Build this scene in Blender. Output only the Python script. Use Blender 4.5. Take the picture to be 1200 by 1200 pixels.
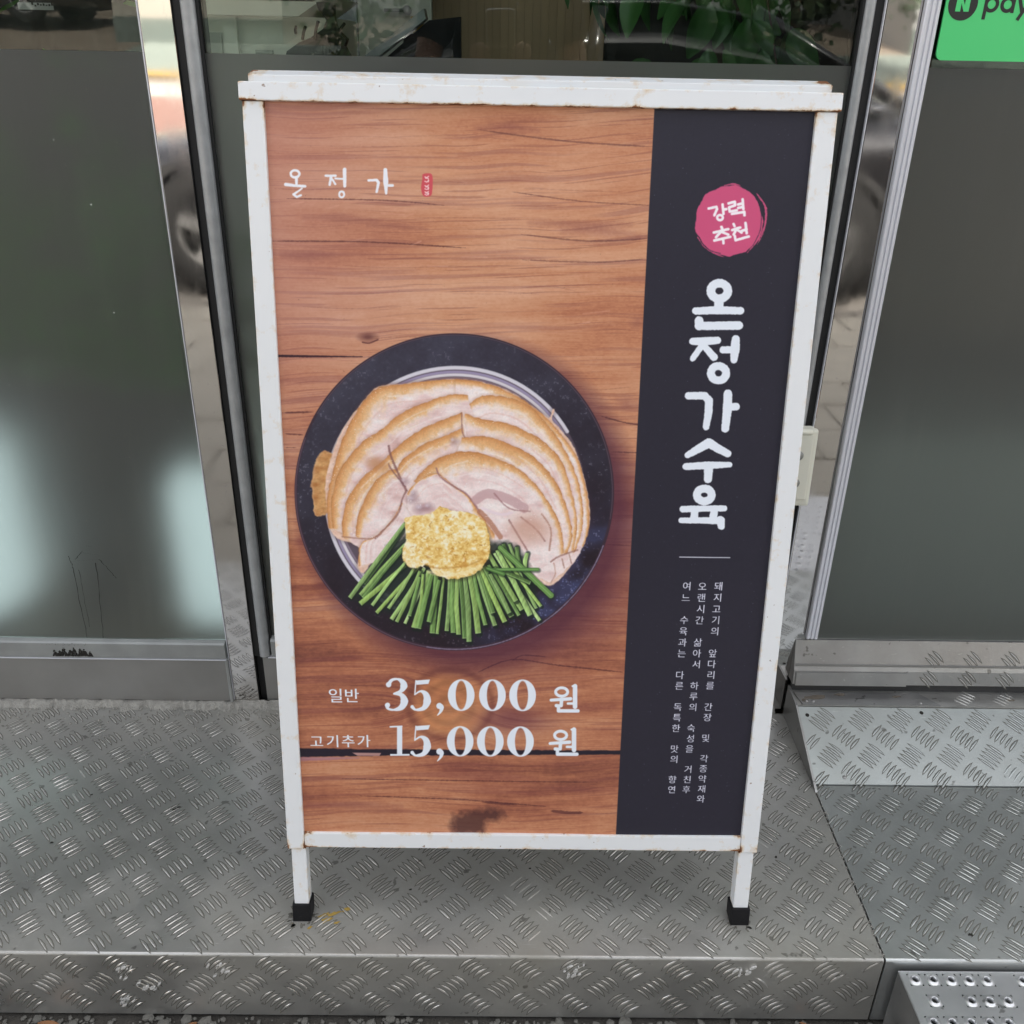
import bpy, bmesh, math, random
import numpy as np
from mathutils import Vector, Matrix

for o in list(bpy.data.objects):
    bpy.data.objects.remove(o)
SC = bpy.context.scene
COL = SC.collection
random.seed(7)

# ------------------------------------------------------------------ camera
CAM_H = 1.073
F_PX, PITCH, ROLL, YAW = 1098.35, 0.46208, 0.02036, 0.01336      # fitted to the facade's verticals and the sign
cy_, sy_ = math.cos(YAW), math.sin(YAW)
FWD = np.array([sy_*math.cos(PITCH), cy_*math.cos(PITCH), -math.sin(PITCH)])
R0 = np.array([cy_, -sy_, 0.0]); U0 = np.cross(R0, FWD)
RGT = math.cos(ROLL)*R0 + math.sin(ROLL)*U0
UPV = -math.sin(ROLL)*R0 + math.cos(ROLL)*U0
cd = bpy.data.cameras.new('camera'); cam = bpy.data.objects.new('camera', cd); COL.objects.link(cam)
cd.sensor_width = 36; cd.lens = 36*F_PX/1200; cd.clip_start = 0.01; cd.clip_end = 2000
cam.matrix_world = Matrix(((RGT[0], UPV[0], -FWD[0], 0), (RGT[1], UPV[1], -FWD[1], 0), (RGT[2], UPV[2], -FWD[2], CAM_H), (0, 0, 0, 1)))
SC.camera = cam

# ------------------------------------------------------------------ light: open shade of the building, sun from behind it
SUN_EL, SUN_AZ = math.radians(58), math.radians(12)               # azimuth from +Y towards +X
w = bpy.data.worlds.new('World'); SC.world = w; w.use_nodes = True
wn = w.node_tree.nodes; wl = w.node_tree.links
sky = wn.new('ShaderNodeTexSky'); sky.sky_type = 'NISHITA'; sky.sun_disc = False
sky.sun_elevation = SUN_EL; sky.sun_rotation = SUN_AZ; sky.air_density = 1.0; sky.dust_density = 4.0; sky.ozone_density = 1.0
bg = wn['Background']; bg.inputs['Strength'].default_value = 0.15
bw = wn.new('ShaderNodeRGBToBW'); wl.new(sky.outputs[0], bw.inputs[0])      # thin high cloud whitens the sky
tint = wn.new('ShaderNodeMix'); tint.data_type = 'RGBA'; tint.blend_type = 'MULTIPLY'; tint.inputs[0].default_value = 1.0; tint.inputs[7].default_value = (1.02, 1.0, 0.97, 1); wl.new(bw.outputs[0], tint.inputs[6])
mxs = wn.new('ShaderNodeMix'); mxs.data_type = 'RGBA'; mxs.inputs[0].default_value = 0.80; wl.new(sky.outputs[0], mxs.inputs[6]); wl.new(tint.outputs[2], mxs.inputs[7])
wl.new(mxs.outputs[2], bg.inputs['Color'])
sd = bpy.data.lights.new('sun', 'SUN'); sd.energy = 2.2; sd.angle = math.radians(0.6); sd.color = (1.0, 0.95, 0.87)
sun = bpy.data.objects.new('sun', sd); COL.objects.link(sun)
to_sun = Vector((math.sin(SUN_AZ)*math.cos(SUN_EL), math.cos(SUN_AZ)*math.cos(SUN_EL), math.sin(SUN_EL)))
sun.rotation_euler = to_sun.to_track_quat('Z', 'Y').to_euler(); sun.location = (0, 0, 12)
SC.view_settings.view_transform = 'Standard'; SC.view_settings.look = 'None'
SC.view_settings.exposure = 2.3; SC.view_settings.gamma = 1.0; SC.view_settings.use_curve_mapping = False
SC.cycles.max_bounces = 10; SC.cycles.glossy_bounces = 6; SC.cycles.transmission_bounces = 8; SC.cycles.transparent_max_bounces = 12
SC.cycles.caustics_reflective = True; SC.cycles.caustics_refractive = True

# ------------------------------------------------------------------ helpers
def link(o, parent=None):
    COL.objects.link(o)
    if parent is not None:
        o.parent = parent
    return o
def meta(o, label=None, cat=None, group=None, kind=None):
    if label: o['label'] = label
    if cat: o['category'] = cat
    if group: o['group'] = group
    if kind: o['kind'] = kind
    return o
def empty(name, loc, label, cat, group=None, rotz=0.0):
    o = bpy.data.objects.new(name, None); o.location = loc; o.rotation_euler = (0, 0, rotz); o.empty_display_size = 0.05
    link(o); return meta(o, label, cat, group)
class MB:
    """collects shapes into one mesh"""
    def __init__(s): s.v = []; s.f = []; s.sm = []
    def add(s, vs, fs, smooth=False):
        n = len(s.v); s.v += [tuple(p) for p in vs]; s.f += [tuple(i+n for i in f) for f in fs]; s.sm += [smooth]*len(fs); return s
    def box(s, x0, x1, y0, y1, z0, z1, M=None, b=0.0):
        if b <= 0:
            vs = [(x, y, z) for x in (x0, x1) for y in (y0, y1) for z in (z0, z1)]
            fs = [(0, 1, 3, 2), (4, 6, 7, 5), (0, 4, 5, 1), (2, 3, 7, 6), (0, 2, 6, 4), (1, 5, 7, 3)]
        else:
            bm = bmesh.new(); bmesh.ops.create_cube(bm, size=1.0)
            for v in bm.verts: v.co = Vector(((x0+x1)/2 + v.co.x*(x1-x0), (y0+y1)/2 + v.co.y*(y1-y0), (z0+z1)/2 + v.co.z*(z1-z0)))
            bmesh.ops.bevel(bm, geom=bm.edges[:], offset=b, segments=2, affect='EDGES', profile=0.6)
            bm.verts.index_update(); vs = [tuple(v.co) for v in bm.verts]; fs = [tuple(v.index for v in f.verts) for f in bm.faces]; bm.free()
        if M is not None: vs = [tuple(M @ Vector(p)) for p in vs]
        return s.add(vs, fs)
    def tube(s, pts, rad, n=10, cap=True, smooth=True):
        pts = [Vector(p) for p in pts]; rad = rad if isinstance(rad, (list, tuple)) else [rad]*len(pts)
        vs = []; fs = []
        up = Vector((0, 0, 1))
        for i, p in enumerate(pts):
            d = (pts[min(i+1, len(pts)-1)] - pts[max(i-1, 0)]).normalized()
            a = d.cross(up)
            if a.length < 1e-3: a = d.cross(Vector((0, 1, 0)))
            a.normalize(); c = a.cross(d).normalized()
            for k in range(n):
                t = 2*math.pi*k/n; vs.append(p + (a*math.cos(t) + c*math.sin(t))*rad[i])
        for i in range(len(pts)-1):
            for k in range(n):
                fs.append((i*n+k, i*n+(k+1) % n, (i+1)*n+(k+1) % n, (i+1)*n+k))
        if cap: fs.append(tuple(range(n))[::-1]); fs.append(tuple((len(pts)-1)*n+k for k in range(n)))
        return s.add(vs, fs, smooth)
    def lathe(s, prof, n=24, c=(0, 0, 0), smooth=True):
        vs = []; fs = []
        for r, z in prof:
            for k in range(n):
                t = 2*math.pi*k/n; vs.append((c[0]+r*math.cos(t), c[1]+r*math.sin(t), c[2]+z))
        for i in range(len(prof)-1):
            for k in range(n): fs.append((i*n+k, i*n+(k+1) % n, (i+1)*n+(k+1) % n, (i+1)*n+k))
        return s.add(vs, fs, smooth)
    def prism(s, poly, a0, a1, axis='y', M=None):
        """poly of 2D points extruded along axis between a0 and a1"""
        n = len(poly)
        def P(p, a):
            if axis == 'y': return (p[0], a, p[1])
            if axis == 'x': return (a, p[0], p[1])
            return (p[0], p[1], a)
        vs = [P(p, a0) for p in poly] + [P(p, a1) for p in poly]
        if M is not None: vs = [tuple(M @ Vector(p)) for p in vs]
        fs = [tuple(range(n)), tuple(range(2*n-1, n-1, -1))] + [(i, (i+1) % n, (i+1) % n + n, i+n) for i in range(n)]
        return s.add(vs, fs)
    def build(s, name, mat, parent=None, origin=None, recalc=True):
        me = bpy.data.meshes.new(name)
        vs = s.v
        if origin is not None: vs = [(p[0]-origin[0], p[1]-origin[1], p[2]-origin[2]) for p in vs]
        me.from_pydata(vs, [], s.f); me.polygons.foreach_set('use_smooth', s.sm)
        if recalc:
            bm = bmesh.new(); bm.from_mesh(me); bmesh.ops.recalc_face_normals(bm, faces=bm.faces[:]); bm.to_mesh(me); bm.free()
        me.materials.append(mat); me.update()
        o = bpy.data.objects.new(name, me)
        if origin is not None: o.location = origin
        return link(o, parent)

# ------------------------------------------------------------------ materials
class NT:
    def __init__(s, name):
        s.m = bpy.data.materials.new(name); s.m.use_nodes = True; s.t = s.m.node_tree; s.n = s.t.nodes; s.l = s.t.links
        s.p = s.n['Principled BSDF']; s.out = s.n['Material Output']
    def new(s, t, **k):
        n = s.n.new(t)
        for a, v in k.items(): setattr(n, a, v)
        return n
    def set(s, **k):
        for a, v in k.items():
            i = s.p.inputs[a.replace('_', ' ')]
            i.default_value = (*v, 1.0) if isinstance(v, tuple) and len(v) == 3 else v
        return s
    def coord(s, kind='Object', scale=(1, 1, 1)):
        c = s.new('ShaderNodeTexCoord'); m = s.new('ShaderNodeMapping'); m.inputs['Scale'].default_value = scale
        s.l.new(c.outputs[kind], m.inputs['Vector']); return m.outputs[0]
    def noise(s, vec, scale, detail=4, rough=0.55, dist=0.0):
        n = s.new('ShaderNodeTexNoise'); n.inputs['Scale'].default_value = scale; n.inputs['Detail'].default_value = detail
        n.inputs['Roughness'].default_value = rough; n.inputs['Distortion'].default_value = dist
        s.l.new(vec, n.inputs['Vector']); return n.outputs['Fac']
    def ramp(s, fac, stops):
        r = s.new('ShaderNodeValToRGB'); e = r.color_ramp.elements
        while len(e) > 1: e.remove(e[0])
        e[0].position = stops[0][0]; e[0].color = (*stops[0][1], 1) if isinstance(stops[0][1], tuple) else (stops[0][1],)*3+(1,)
        for p, c in stops[1:]:
            q = e.new(p); q.color = (*c, 1) if isinstance(c, tuple) else (c, c, c, 1)
        s.l.new(fac, r.inputs[0]); return r.outputs[0]
    def mix(s, fac, a, b, mode='MIX'):
        m = s.new('ShaderNodeMix', data_type='RGBA', blend_type=mode)
        for sock, v in ((m.inputs[0], fac), (m.inputs[6], a), (m.inputs[7], b)):
            if isinstance(v, bpy.types.NodeSocket): s.l.new(v, sock)
            elif isinstance(v, tuple): sock.default_value = (*v, 1)
            else: sock.default_value = v
        return m.outputs[2]
    def math(s, op, a, b=0.0, clamp=False):
        m = s.new('ShaderNodeMath', operation=op, use_clamp=clamp)
        for i, v in ((0, a), (1, b)):
            if isinstance(v, bpy.types.NodeSocket): s.l.new(v, m.inputs[i])
            else: m.inputs[i].default_value = v
        return m.outputs[0]
    def bump(s, h, strength=0.2, dist=0.001):
        b = s.new('ShaderNodeBump'); b.inputs['Strength'].default_value = strength; b.inputs['Distance'].default_value = dist
        s.l.new(h, b.inputs['Height']); s.l.new(b.outputs[0], s.p.inputs['Normal']); return s
    def col(s, v): s.l.new(v, s.p.inputs['Base Color']); return s
    def rough(s, v): s.l.new(v, s.p.inputs['Roughness']); return s

def simple(name, c, rough=0.5, metal=0.0, var=0.12, scale=8.0, bump=0.0):
    t = NT(name); v = t.coord()
    n = t.noise(v, scale, 5)
    t.col(t.mix(n, tuple(x*(1-var) for x in c), tuple(min(1, x*(1+var)) for x in c)))
    t.set(Roughness=rough, Metallic=metal)
    if bump: t.bump(t.noise(v, scale*6, 4), bump, 0.002)
    return t.m

def chequer(name, base, tint, dirt, rough=0.36, dirtamt=0.5, dusty_back=False, metal=0.80):
    t = NT(name); v = t.coord()
    n1 = t.noise(v, 3.2, 6, 0.6); n2 = t.noise(v, 14, 5, 0.6); n3 = t.noise(v, 160, 3, 0.7)
    c = t.mix(n2, tuple(x*0.86 for x in base), tint)
    dm = t.ramp(n1, [(0.46, 0.0), (0.72, 1.0)])
    dm = t.math('MULTIPLY', dm, dirtamt)
    if dusty_back:      # cement dust swept against the foot of the shopfront
        sx = t.new('ShaderNodeSeparateXYZ'); t.l.new(v, sx.inputs[0])
        g = t.new('ShaderNodeMapRange'); g.inputs[1].default_value = 1.16; g.inputs[2].default_value = 1.36
        t.l.new(t.math('ADD', sx.outputs[1], t.math('MULTIPLY', t.math('SUBTRACT', n2, 0.5), 0.16)), g.inputs[0])
        dm = t.math('MAXIMUM', dm, t.math('MULTIPLY', g.outputs[0], 0.9))
    c = t.mix(dm, c, dirt)
    sp = t.ramp(t.noise(v, 60, 2, 0.5), [(0.27, 1.0), (0.31, 0.0)])
    c = t.mix(t.math('MULTIPLY', sp, 0.55), c, (0.05, 0.045, 0.035))
    sc = t.ramp(t.noise(t.coord('Object', (1, 9, 1)), 45, 3, 0.6, 1.5), [(0.66, 0.0), (0.72, 1.0)])
    c = t.mix(t.math('MULTIPLY', sc, 0.25), c, (0.8, 0.8, 0.78))
    t.col(c)
    t.l.new(t.math('SUBTRACT', metal, t.math('MULTIPLY', dm, metal*0.8)), t.p.inputs['Metallic'])
    r = t.math('ADD', t.math('MULTIPLY', n2, 0.25), rough-0.12)
    t.rough(t.math('ADD', r, t.math('MULTIPLY', dm, 0.25)))
    t.bump(t.math('ADD', t.math('MULTIPLY', n3, 0.4), n2), 0.12, 0.002)
    return t.m

def painted_white(name, lower=False):
    """white enamel on steel, rust creeping in from the ends and the lower edges"""
    t = NT(name); v = t.coord(); g = t.new('ShaderNodeTexCoord'); sx = t.new('ShaderNodeSeparateXYZ'); t.l.new(g.outputs['Generated'], sx.inputs[0])
    n = t.noise(v, 55, 6, 0.65); nb = t.noise(v, 7, 3)
    def near(o, w):  # 1 at both ends of the piece
        a = t.math('ABSOLUTE', t.math('SUBTRACT', o, 0.5)); r = t.new('ShaderNodeMapRange'); r.inputs[1].default_value = 0.5-w; r.inputs[2].default_value = 0.5; t.l.new(a, r.inputs[0]); return r.outputs[0]
    ex = near(sx.outputs[0], 0.03 if lower else 0.25); ez = near(sx.outputs[2], 0.25 if lower else 0.03)
    e = t.math('MULTIPLY', t.math('MULTIPLY', ex, ez), 1.0)
    e = t.math('ADD', e, t.math('MULTIPLY', t.math('MAXIMUM', ex, ez), 0.35))
    low = t.new('ShaderNodeMapRange'); low.inputs[1].default_value = 0.28; low.inputs[2].default_value = 0.0; t.l.new(sx.outputs[2], low.inputs[0])
    if lower: e = t.math('ADD', e, t.math('MULTIPLY', t.math('POWER', low.outputs[0], 2.0), 0.55))
    k = t.math('ADD', t.math('MULTIPLY', e, 0.27), t.math('MULTIPLY', n, 1.0))
    k = t.math('ADD', k, t.math('MULTIPLY', nb, 0.10))
    stain = t.ramp(k, [(0.64, 0.0), (0.84, 1.0)]); rust = t.ramp(k, [(0.80, 0.0), (0.86, 1.0)])
    sp = t.ramp(t.noise(v, 120, 2, 0.5), [(0.235, 1.0), (0.265, 0.0)])
    c = t.mix(nb, (0.74, 0.76, 0.77), (0.80, 0.81, 0.81))
    c = t.mix(t.math('MULTIPLY', stain, 0.75), c, (0.66, 0.47, 0.24))
    c = t.mix(rust, c, (0.20, 0.075, 0.025))
    c = t.mix(t.math('MULTIPLY', sp, 0.8), c, (0.22, 0.13, 0.07))
    t.col(c); t.rough(t.math('ADD', 0.35, t.math('MULTIPLY', rust, 0.45)))
    t.bump(t.math('ADD', n, rust), 0.1, 0.0008)
    return t.m

def mirror_steel():
    t = NT('polished stainless steel'); v = t.coord()
    n = t.noise(v, 2.2, 3, 0.4); f = t.noise(v, 90, 5, 0.75); d = t.noise(t.coord('Object', (3, 3, 1)), 4, 5, 0.7)
    dust = t.ramp(f, [(0.60, 0.0), (0.78, 1.0)])
    t.col(t.mix(n, (0.50, 0.485, 0.47), (0.58, 0.565, 0.55)))
    t.l.new(t.math('SUBTRACT', 1.0, t.math('MULTIPLY', dust, 0.35)), t.p.inputs['Metallic'])
    t.rough(t.math('ADD', 0.035, t.math('MULTIPLY', t.ramp(d, [(0.45, 0.0), (0.8, 1.0)]), 0.10)))
    t.bump(n, 0.06, 0.01); return t.m

def glass():
    t = NT('clear window glass'); tr = t.new('ShaderNodeBsdfTransparent'); tr.inputs[0].default_value = (0.86, 0.90, 0.87, 1)
    gl = t.new('ShaderNodeBsdfGlossy'); gl.inputs['Roughness'].default_value = 0.012; fr = t.new('ShaderNodeFresnel'); fr.inputs[0].default_value = 1.52
    v = t.coord(); dust = t.ramp(t.noise(v, 120, 4, 0.75), [(0.66, 0.0), (0.80, 1.0)])
    mx = t.new('ShaderNodeMixShader'); t.l.new(fr.outputs[0], mx.inputs[0]); t.l.new(tr.outputs[0], mx.inputs[1]); t.l.new(gl.outputs[0], mx.inputs[2])
    df = t.new('ShaderNodeBsdfDiffuse'); df.inputs[0].default_value = (0.5, 0.5, 0.46, 1)
    m2 = t.new('ShaderNodeMixShader'); t.l.new(t.math('MULTIPLY', dust, 0.22), m2.inputs[0]); t.l.new(mx.outputs[0], m2.inputs[1]); t.l.new(df.outputs[0], m2.inputs[2])
    t.l.new(m2.outputs[0], t.out.inputs[0]); return t.m

def film():
    """grey privacy film: part diffuse, part rough see-through"""
    t = NT('grey frosted privacy film'); v = t.coord()
    gs = t.new('ShaderNodeBsdfGlass'); gs.inputs['Roughness'].default_value = 0.46; gs.inputs['IOR'].default_value = 1.30; gs.inputs['Color'].default_value = (0.82, 0.86, 0.84, 1)
    pr = t.p; n = t.noise(v, 6, 5, 0.6); f = t.noise(v, 150, 3, 0.7); smear = t.noise(t.coord('Object', (14, 1, 1.4)), 3.0, 5, 0.65, 0.6)
    t.col(t.mix(t.ramp(smear, [(0.50, 0.0), (0.85, 0.55)]), t.mix(n, (0.100, 0.104, 0.094), (0.120, 0.124, 0.112)), (0.19, 0.19, 0.175))); t.set(Roughness=0.42)
    t.bump(f, 0.05, 0.0006)
    mx = t.new('ShaderNodeMixShader'); mx.inputs[0].default_value = 0.48
    t.l.new(gs.outputs[0], mx.inputs[1]); t.l.new(pr.outputs[0], mx.inputs[2]); t.l.new(mx.outputs[0], t.out.inputs[0])
    return t.m

M = {}
M['plate'] = chequer('worn aluminium chequer plate', (0.475, 0.47, 0.445), (0.60, 0.595, 0.565), (0.25, 0.235, 0.19), 0.31, 0.75, True)
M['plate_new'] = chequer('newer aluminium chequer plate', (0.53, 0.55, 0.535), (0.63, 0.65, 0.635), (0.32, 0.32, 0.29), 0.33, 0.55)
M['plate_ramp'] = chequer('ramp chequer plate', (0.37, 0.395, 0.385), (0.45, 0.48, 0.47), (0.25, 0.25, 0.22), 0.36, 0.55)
M['tread'] = chequer('rubbed aluminium treads', (0.58, 0.575, 0.54), (0.80, 0.79, 0.76), (0.28, 0.25, 0.19), 0.27, 0.7, True)
M['steel'] = chequer('brushed steel sheet', (0.30, 0.30, 0.295), (0.44, 0.44, 0.43), (0.22, 0.195, 0.165), 0.36, 0.75)
M['sill'] = simple('dusty grey sill metal', (0.30, 0.31, 0.30), 0.5, 0.4, 0.3, 20, 0.2)
M['panel'] = simple('satin grey skirting metal', (0.27, 0.265, 0.25), 0.42, 0.55, 0.22, 9, 0.15)
M['cement'] = simple('crumbly cement seal', (0.30, 0.29, 0.26), 0.95, 0.0, 0.5, 90, 1.0)
M['white'] = painted_white('rusting white painted steel'); M['white_rail'] = painted_white('white painted steel rail rusting along its lower edge', True)
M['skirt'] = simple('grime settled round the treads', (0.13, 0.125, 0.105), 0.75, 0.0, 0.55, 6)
M['mirror'] = mirror_steel()
M['glass'] = glass(); M['film'] = film()
def etched():
    t = NT('etched inner face of the frosted glass'); gs = t.new('ShaderNodeBsdfGlass'); gs.inputs['Roughness'].default_value = 0.46; gs.inputs['IOR'].default_value = 1.30; gs.inputs['Color'].default_value = (0.97, 1.0, 0.99, 1)
    t.l.new(gs.outputs[0], t.out.inputs[0]); return t.m
M['etched'] = etched()
M['tube'] = simple('worn grey door profile', (0.36, 0.37, 0.37), 0.42, 0.3, 0.3, 40, 0.3)
M['gasket'] = simple('black rubber gasket', (0.022, 0.022, 0.022), 0.6)
M['alu'] = simple('clean anodised aluminium', (0.68, 0.69, 0.73), 0.35, 0.25, 0.05, 30)
M['rubber'] = simple('black rubber', (0.010, 0.010, 0.011), 0.55, 0, 0.4, 60, 0.2)
M['cream'] = simple('cream plastic', (0.66, 0.65, 0.55), 0.4, 0, 0.06, 30)
M['grime'] = simple('black grime', (0.03, 0.028, 0.024), 0.9, 0, 0.5, 80, 0.6)
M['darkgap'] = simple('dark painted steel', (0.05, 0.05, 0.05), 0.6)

M['front_tread'] = chequer('polished front treads', (0.70, 0.69, 0.66), (0.90, 0.89, 0.86), (0.34, 0.31, 0.25), 0.24, 0.6, False, 0.9)
for k_ in ('rubber', 'gasket', 'grime', 'darkgap'): M[k_].node_tree.nodes['Principled BSDF'].inputs['Specular IOR Level'].default_value = 0.2

# ------------------------------------------------------------------ the sign's printed sheet, painted once into an image
LEAN, SY0 = 0.1680139549, 0.8957156694
SN, CN = math.sin(LEAN), math.cos(LEAN)
def S(x, v, n=0.0):     # a point on the leaning front: x across, v up the face, n towards the street
    return Vector((x, SY0 + v*SN - n*CN, v*CN + n*SN))
PX0, PX1, PV0, PV1 = -0.2540, 0.3255, 0.1385, 1.0312
RES = 2200.0
def poster_to_print(x, v):      # poster metres -> drawing units
    q = [x, SY0+v*SN, v*CN-CAM_H]
    z = q[0]*FWD[0]+q[1]*FWD[1]+q[2]*FWD[2]
    return 600+F_PX*(q[0]*RGT[0]+q[1]*RGT[1]+q[2]*RGT[2])/z, 600-F_PX*(q[0]*UPV[0]+q[1]*UPV[1]+q[2]*UPV[2])/z
def print_to_poster(px, py):
    d = FWD*F_PX + RGT*(px-600) - UPV*(py-600)
    nn = np.array([0, -CN, SN]); t = (np.array([0, SY0, -CAM_H])@nn)/(d@nn); q = d*t
    return q[0], (q[1]-SY0)*SN + (q[2]+CAM_H)*CN
IW, IH = int((PX1-PX0)*RES), int((PV1-PV0)*RES)
gx, gv = np.meshgrid((np.arange(IW)+0.5)/RES+PX0, (np.arange(IH)+0.5)/RES+PV0)
AX, AY = poster_to_print(gx, gv); AX = AX.astype(np.float32); AY = AY.astype(np.float32); del gx, gv
IMG = np.zeros((IH, IW, 3), np.float32)

def vn(x, y, seed=0):
    xi = np.floor(x); yi = np.floor(y); fx = x-xi; fy = y-yi; xi = xi.astype(np.int64); yi = yi.astype(np.int64)
    fx = fx*fx*(3-2*fx); fy = fy*fy*(3-2*fy)
    def h(a, b):
        k = (a*374761393 + b*668265263 + seed*2147483647) & 0xffffffff
        k = ((k ^ (k >> 13))*1274126177) & 0xffffffff; k = (k ^ (k >> 16)) & 0xffff
        return k.astype(np.float32)/65535.0
    return (h(xi, yi)*(1-fx)+h(xi+1, yi)*fx)*(1-fy)+(h(xi, yi+1)*(1-fx)+h(xi+1, yi+1)*fx)*fy
def fbm(x, y, o=4, seed=0, g=0.5):
    r = 0; a = 1.0; t = 0
    for i in range(o):
        r = r + a*vn(x*2**i, y*2**i, seed+i*17); t += a; a *= g
    return r/t
def region(x0, y0, x1, y1, pad=4):
    c = [print_to_poster(x, y) for x in (x0-pad, x1+pad) for y in (y0-pad, y1+pad)]
    i0 = max(0, int((min(q[0] for q in c)-PX0)*RES)-1); i1 = min(IW, int((max(q[0] for q in c)-PX0)*RES)+2)
    j0 = max(0, int((min(q[1] for q in c)-PV0)*RES)-1); j1 = min(IH, int((max(q[1] for q in c)-PV0)*RES)+2)
    return slice(j0, j1), slice(i0, i1)
def comp(sl, a, c):
    if isinstance(c, tuple): c = np.array(c, np.float32)/255.0
    IMG[sl] = IMG[sl]*(1-a[..., None]) + c*a[..., None]
def stroke(pts, r, col, alpha=1.0, soft=0.45, rough=0.0, seed=1, closed=False):
    pts = list(pts); r = list(r) if isinstance(r, (list, tuple)) else [r]*len(pts)
    if closed: pts.append(pts[0]); r.append(r[0])
    R = max(r)+soft+rough
    sl = region(min(p[0] for p in pts)-R, min(p[1] for p in pts)-R, max(p[0] for p in pts)+R, max(p[1] for p in pts)+R)
    X = AX[sl]; Y = AY[sl]
    if X.size == 0: return
    D = np.full(X.shape, 1e3, np.float32)
    for (a, b, ra, rb) in zip(pts[:-1], pts[1:], r[:-1], r[1:]):
        dx, dy = b[0]-a[0], b[1]-a[1]; L = dx*dx+dy*dy+1e-9
        t = np.clip(((X-a[0])*dx+(Y-a[1])*dy)/L, 0, 1)
        D = np.minimum(D, np.hypot(X-a[0]-t*dx, Y-a[1]-t*dy)-(ra+(rb-ra)*t))
    if rough: D = D + (fbm(X/2.2, Y/2.2, 3, seed)-0.5)*2*rough
    comp(sl, np.clip(0.5-D/(2*soft), 0, 1)*alpha, col)
def polymask(pts, X, Y, soft=0.5):
    ins = np.zeros(X.shape, bool); D = np.full(X.shape, 1e3, np.float32)
    n = len(pts)
    for i in range(n):
        x0, y0 = pts[i]; x1, y1 = pts[(i+1) % n]
        if y0 != y1:
            ins ^= ((y0 > Y) != (y1 > Y)) & (X < (x1-x0)*(Y-y0)/(y1-y0)+x0)
        dx, dy = x1-x0, y1-y0; L = dx*dx+dy*dy+1e-9
        t = np.clip(((X-x0)*dx+(Y-y0)*dy)/L, 0, 1); D = np.minimum(D, np.hypot(X-x0-t*dx, Y-y0-t*dy))
    return np.where(ins, -D, D)
def poly(pts, col, alpha=1.0, soft=0.5, rough=0.0, seed=3, fn=None):
    sl = region(min(p[0] for p in pts), min(p[1] for p in pts), max(p[0] for p in pts), max(p[1] for p in pts), 4+soft*2)
    X = AX[sl]; Y = AY[sl]; D = polymask(pts, X, Y)
    if rough: D = D + (fbm(X/5, Y/5, 3, seed)-0.5)*2*rough
    a = np.clip(0.5-D/(2*soft), 0, 1)*alpha
    comp(sl, a, col if fn is None else fn(X, Y, D))
def ell(cx, cy, rx, ry, col, alpha=1.0, soft=0.5, fn=None):
    sl = region(cx-rx, cy-ry, cx+rx, cy+ry, 4+soft*2); X = AX[sl]; Y = AY[sl]
    q = np.hypot((X-cx)/rx, (Y-cy)/ry); D = (q-1)*min(rx, ry)
    comp(sl, np.clip(0.5-D/(2*soft), 0, 1)*alpha, col if fn is None else fn(X, Y, D))
def smooth_pts(pts, k=4, closed=False):     # Catmull-Rom
    P = [np.array(p, float) for p in pts]; n = len(P); out = []
    rng = range(n) if closed else range(n-1)
    for i in rng:
        if closed: a, b, c, d = P[i-1], P[i], P[(i+1) % n], P[(i+2) % n]
        else: a, b, c, d = P[max(i-1, 0)], P[i], P[i+1], P[min(i+2, n-1)]
        for j in range(k):
            t = j/k; out.append(tuple(0.5*((2*b)+(-a+c)*t+(2*a-5*b+4*c-d)*t*t+(-a+3*b-3*c+d)*t**3)))
    if not closed: out.append(tuple(P[-1]))
    return out

# --- wood
def C3(*c): return np.array(c, np.float32)/255.0
def lerp3(t, stops):
    r = np.zeros(t.shape+(3,), np.float32)
    for k in range(3): r[..., k] = np.interp(t, [s[0] for s in stops], [s[1][k]/255.0 for s in stops])
    return r
board = (AY > 418).astype(np.int32) + (AY > 886)*1 + (AY > 780)*0
wob = 16*(vn(AX/210+board*7, AY/120, 5)-0.5) + 5*(vn(AX/60, AY/40, 6)-0.5) + 0.02*AX
kx, ky = AX-527, AY-828
kd = np.hypot(kx/46, ky/38)
wob = wob + np.sign(ky)*26*np.exp(-kd**2*0.7)
yy = AY + wob + board*331
g1 = fbm(AX/300+0.3*vn(AX/90, AY/30, 14), yy/24, 3, 11); g2 = fbm(AX/110, yy/5.5, 3, 23); g3 = vn(AX/26, yy/1.3, 31); g4 = fbm(AX/9, AY/9, 3, 41)
t = 0.62*g1+0.20*g2+0.08*g3+0.10*g4
t = (t-0.5)*(0.62+0.50*np.clip((AY-250)/500, 0, 1))+0.58
fine_ = fbm(AX/14, AY/0.9, 2, 88); t = t+(fine_-0.5)*0.13+(fbm(AX/3, AY/1.8, 2, 89)-0.5)*0.14
big = fbm(AX/150, AY/70, 2, 61)
t = t+(big-0.5)*0.50
t = t+np.clip((640-AY)/520, -0.6, 1)*0.19  # wood paled towards the top, sky glare put into its colour
streak = np.clip((fbm(AX/190, yy/5.5, 3, 77)-0.60)/0.13, 0, 1)
streak2 = np.clip((fbm(AX/90, yy/2.2, 2, 97)-0.66)/0.08, 0, 1)
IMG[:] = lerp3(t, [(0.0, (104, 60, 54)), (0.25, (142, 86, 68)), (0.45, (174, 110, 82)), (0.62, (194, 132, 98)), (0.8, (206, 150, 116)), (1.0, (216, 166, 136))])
IMG[:] = IMG*(1-0.20*streak[..., None]) + C3(98, 48, 62)*0.20*streak[..., None]
IMG[:] = IMG*(1-0.25*streak2[..., None]) + C3(110, 55, 55)*0.25*streak2[..., None]
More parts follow.
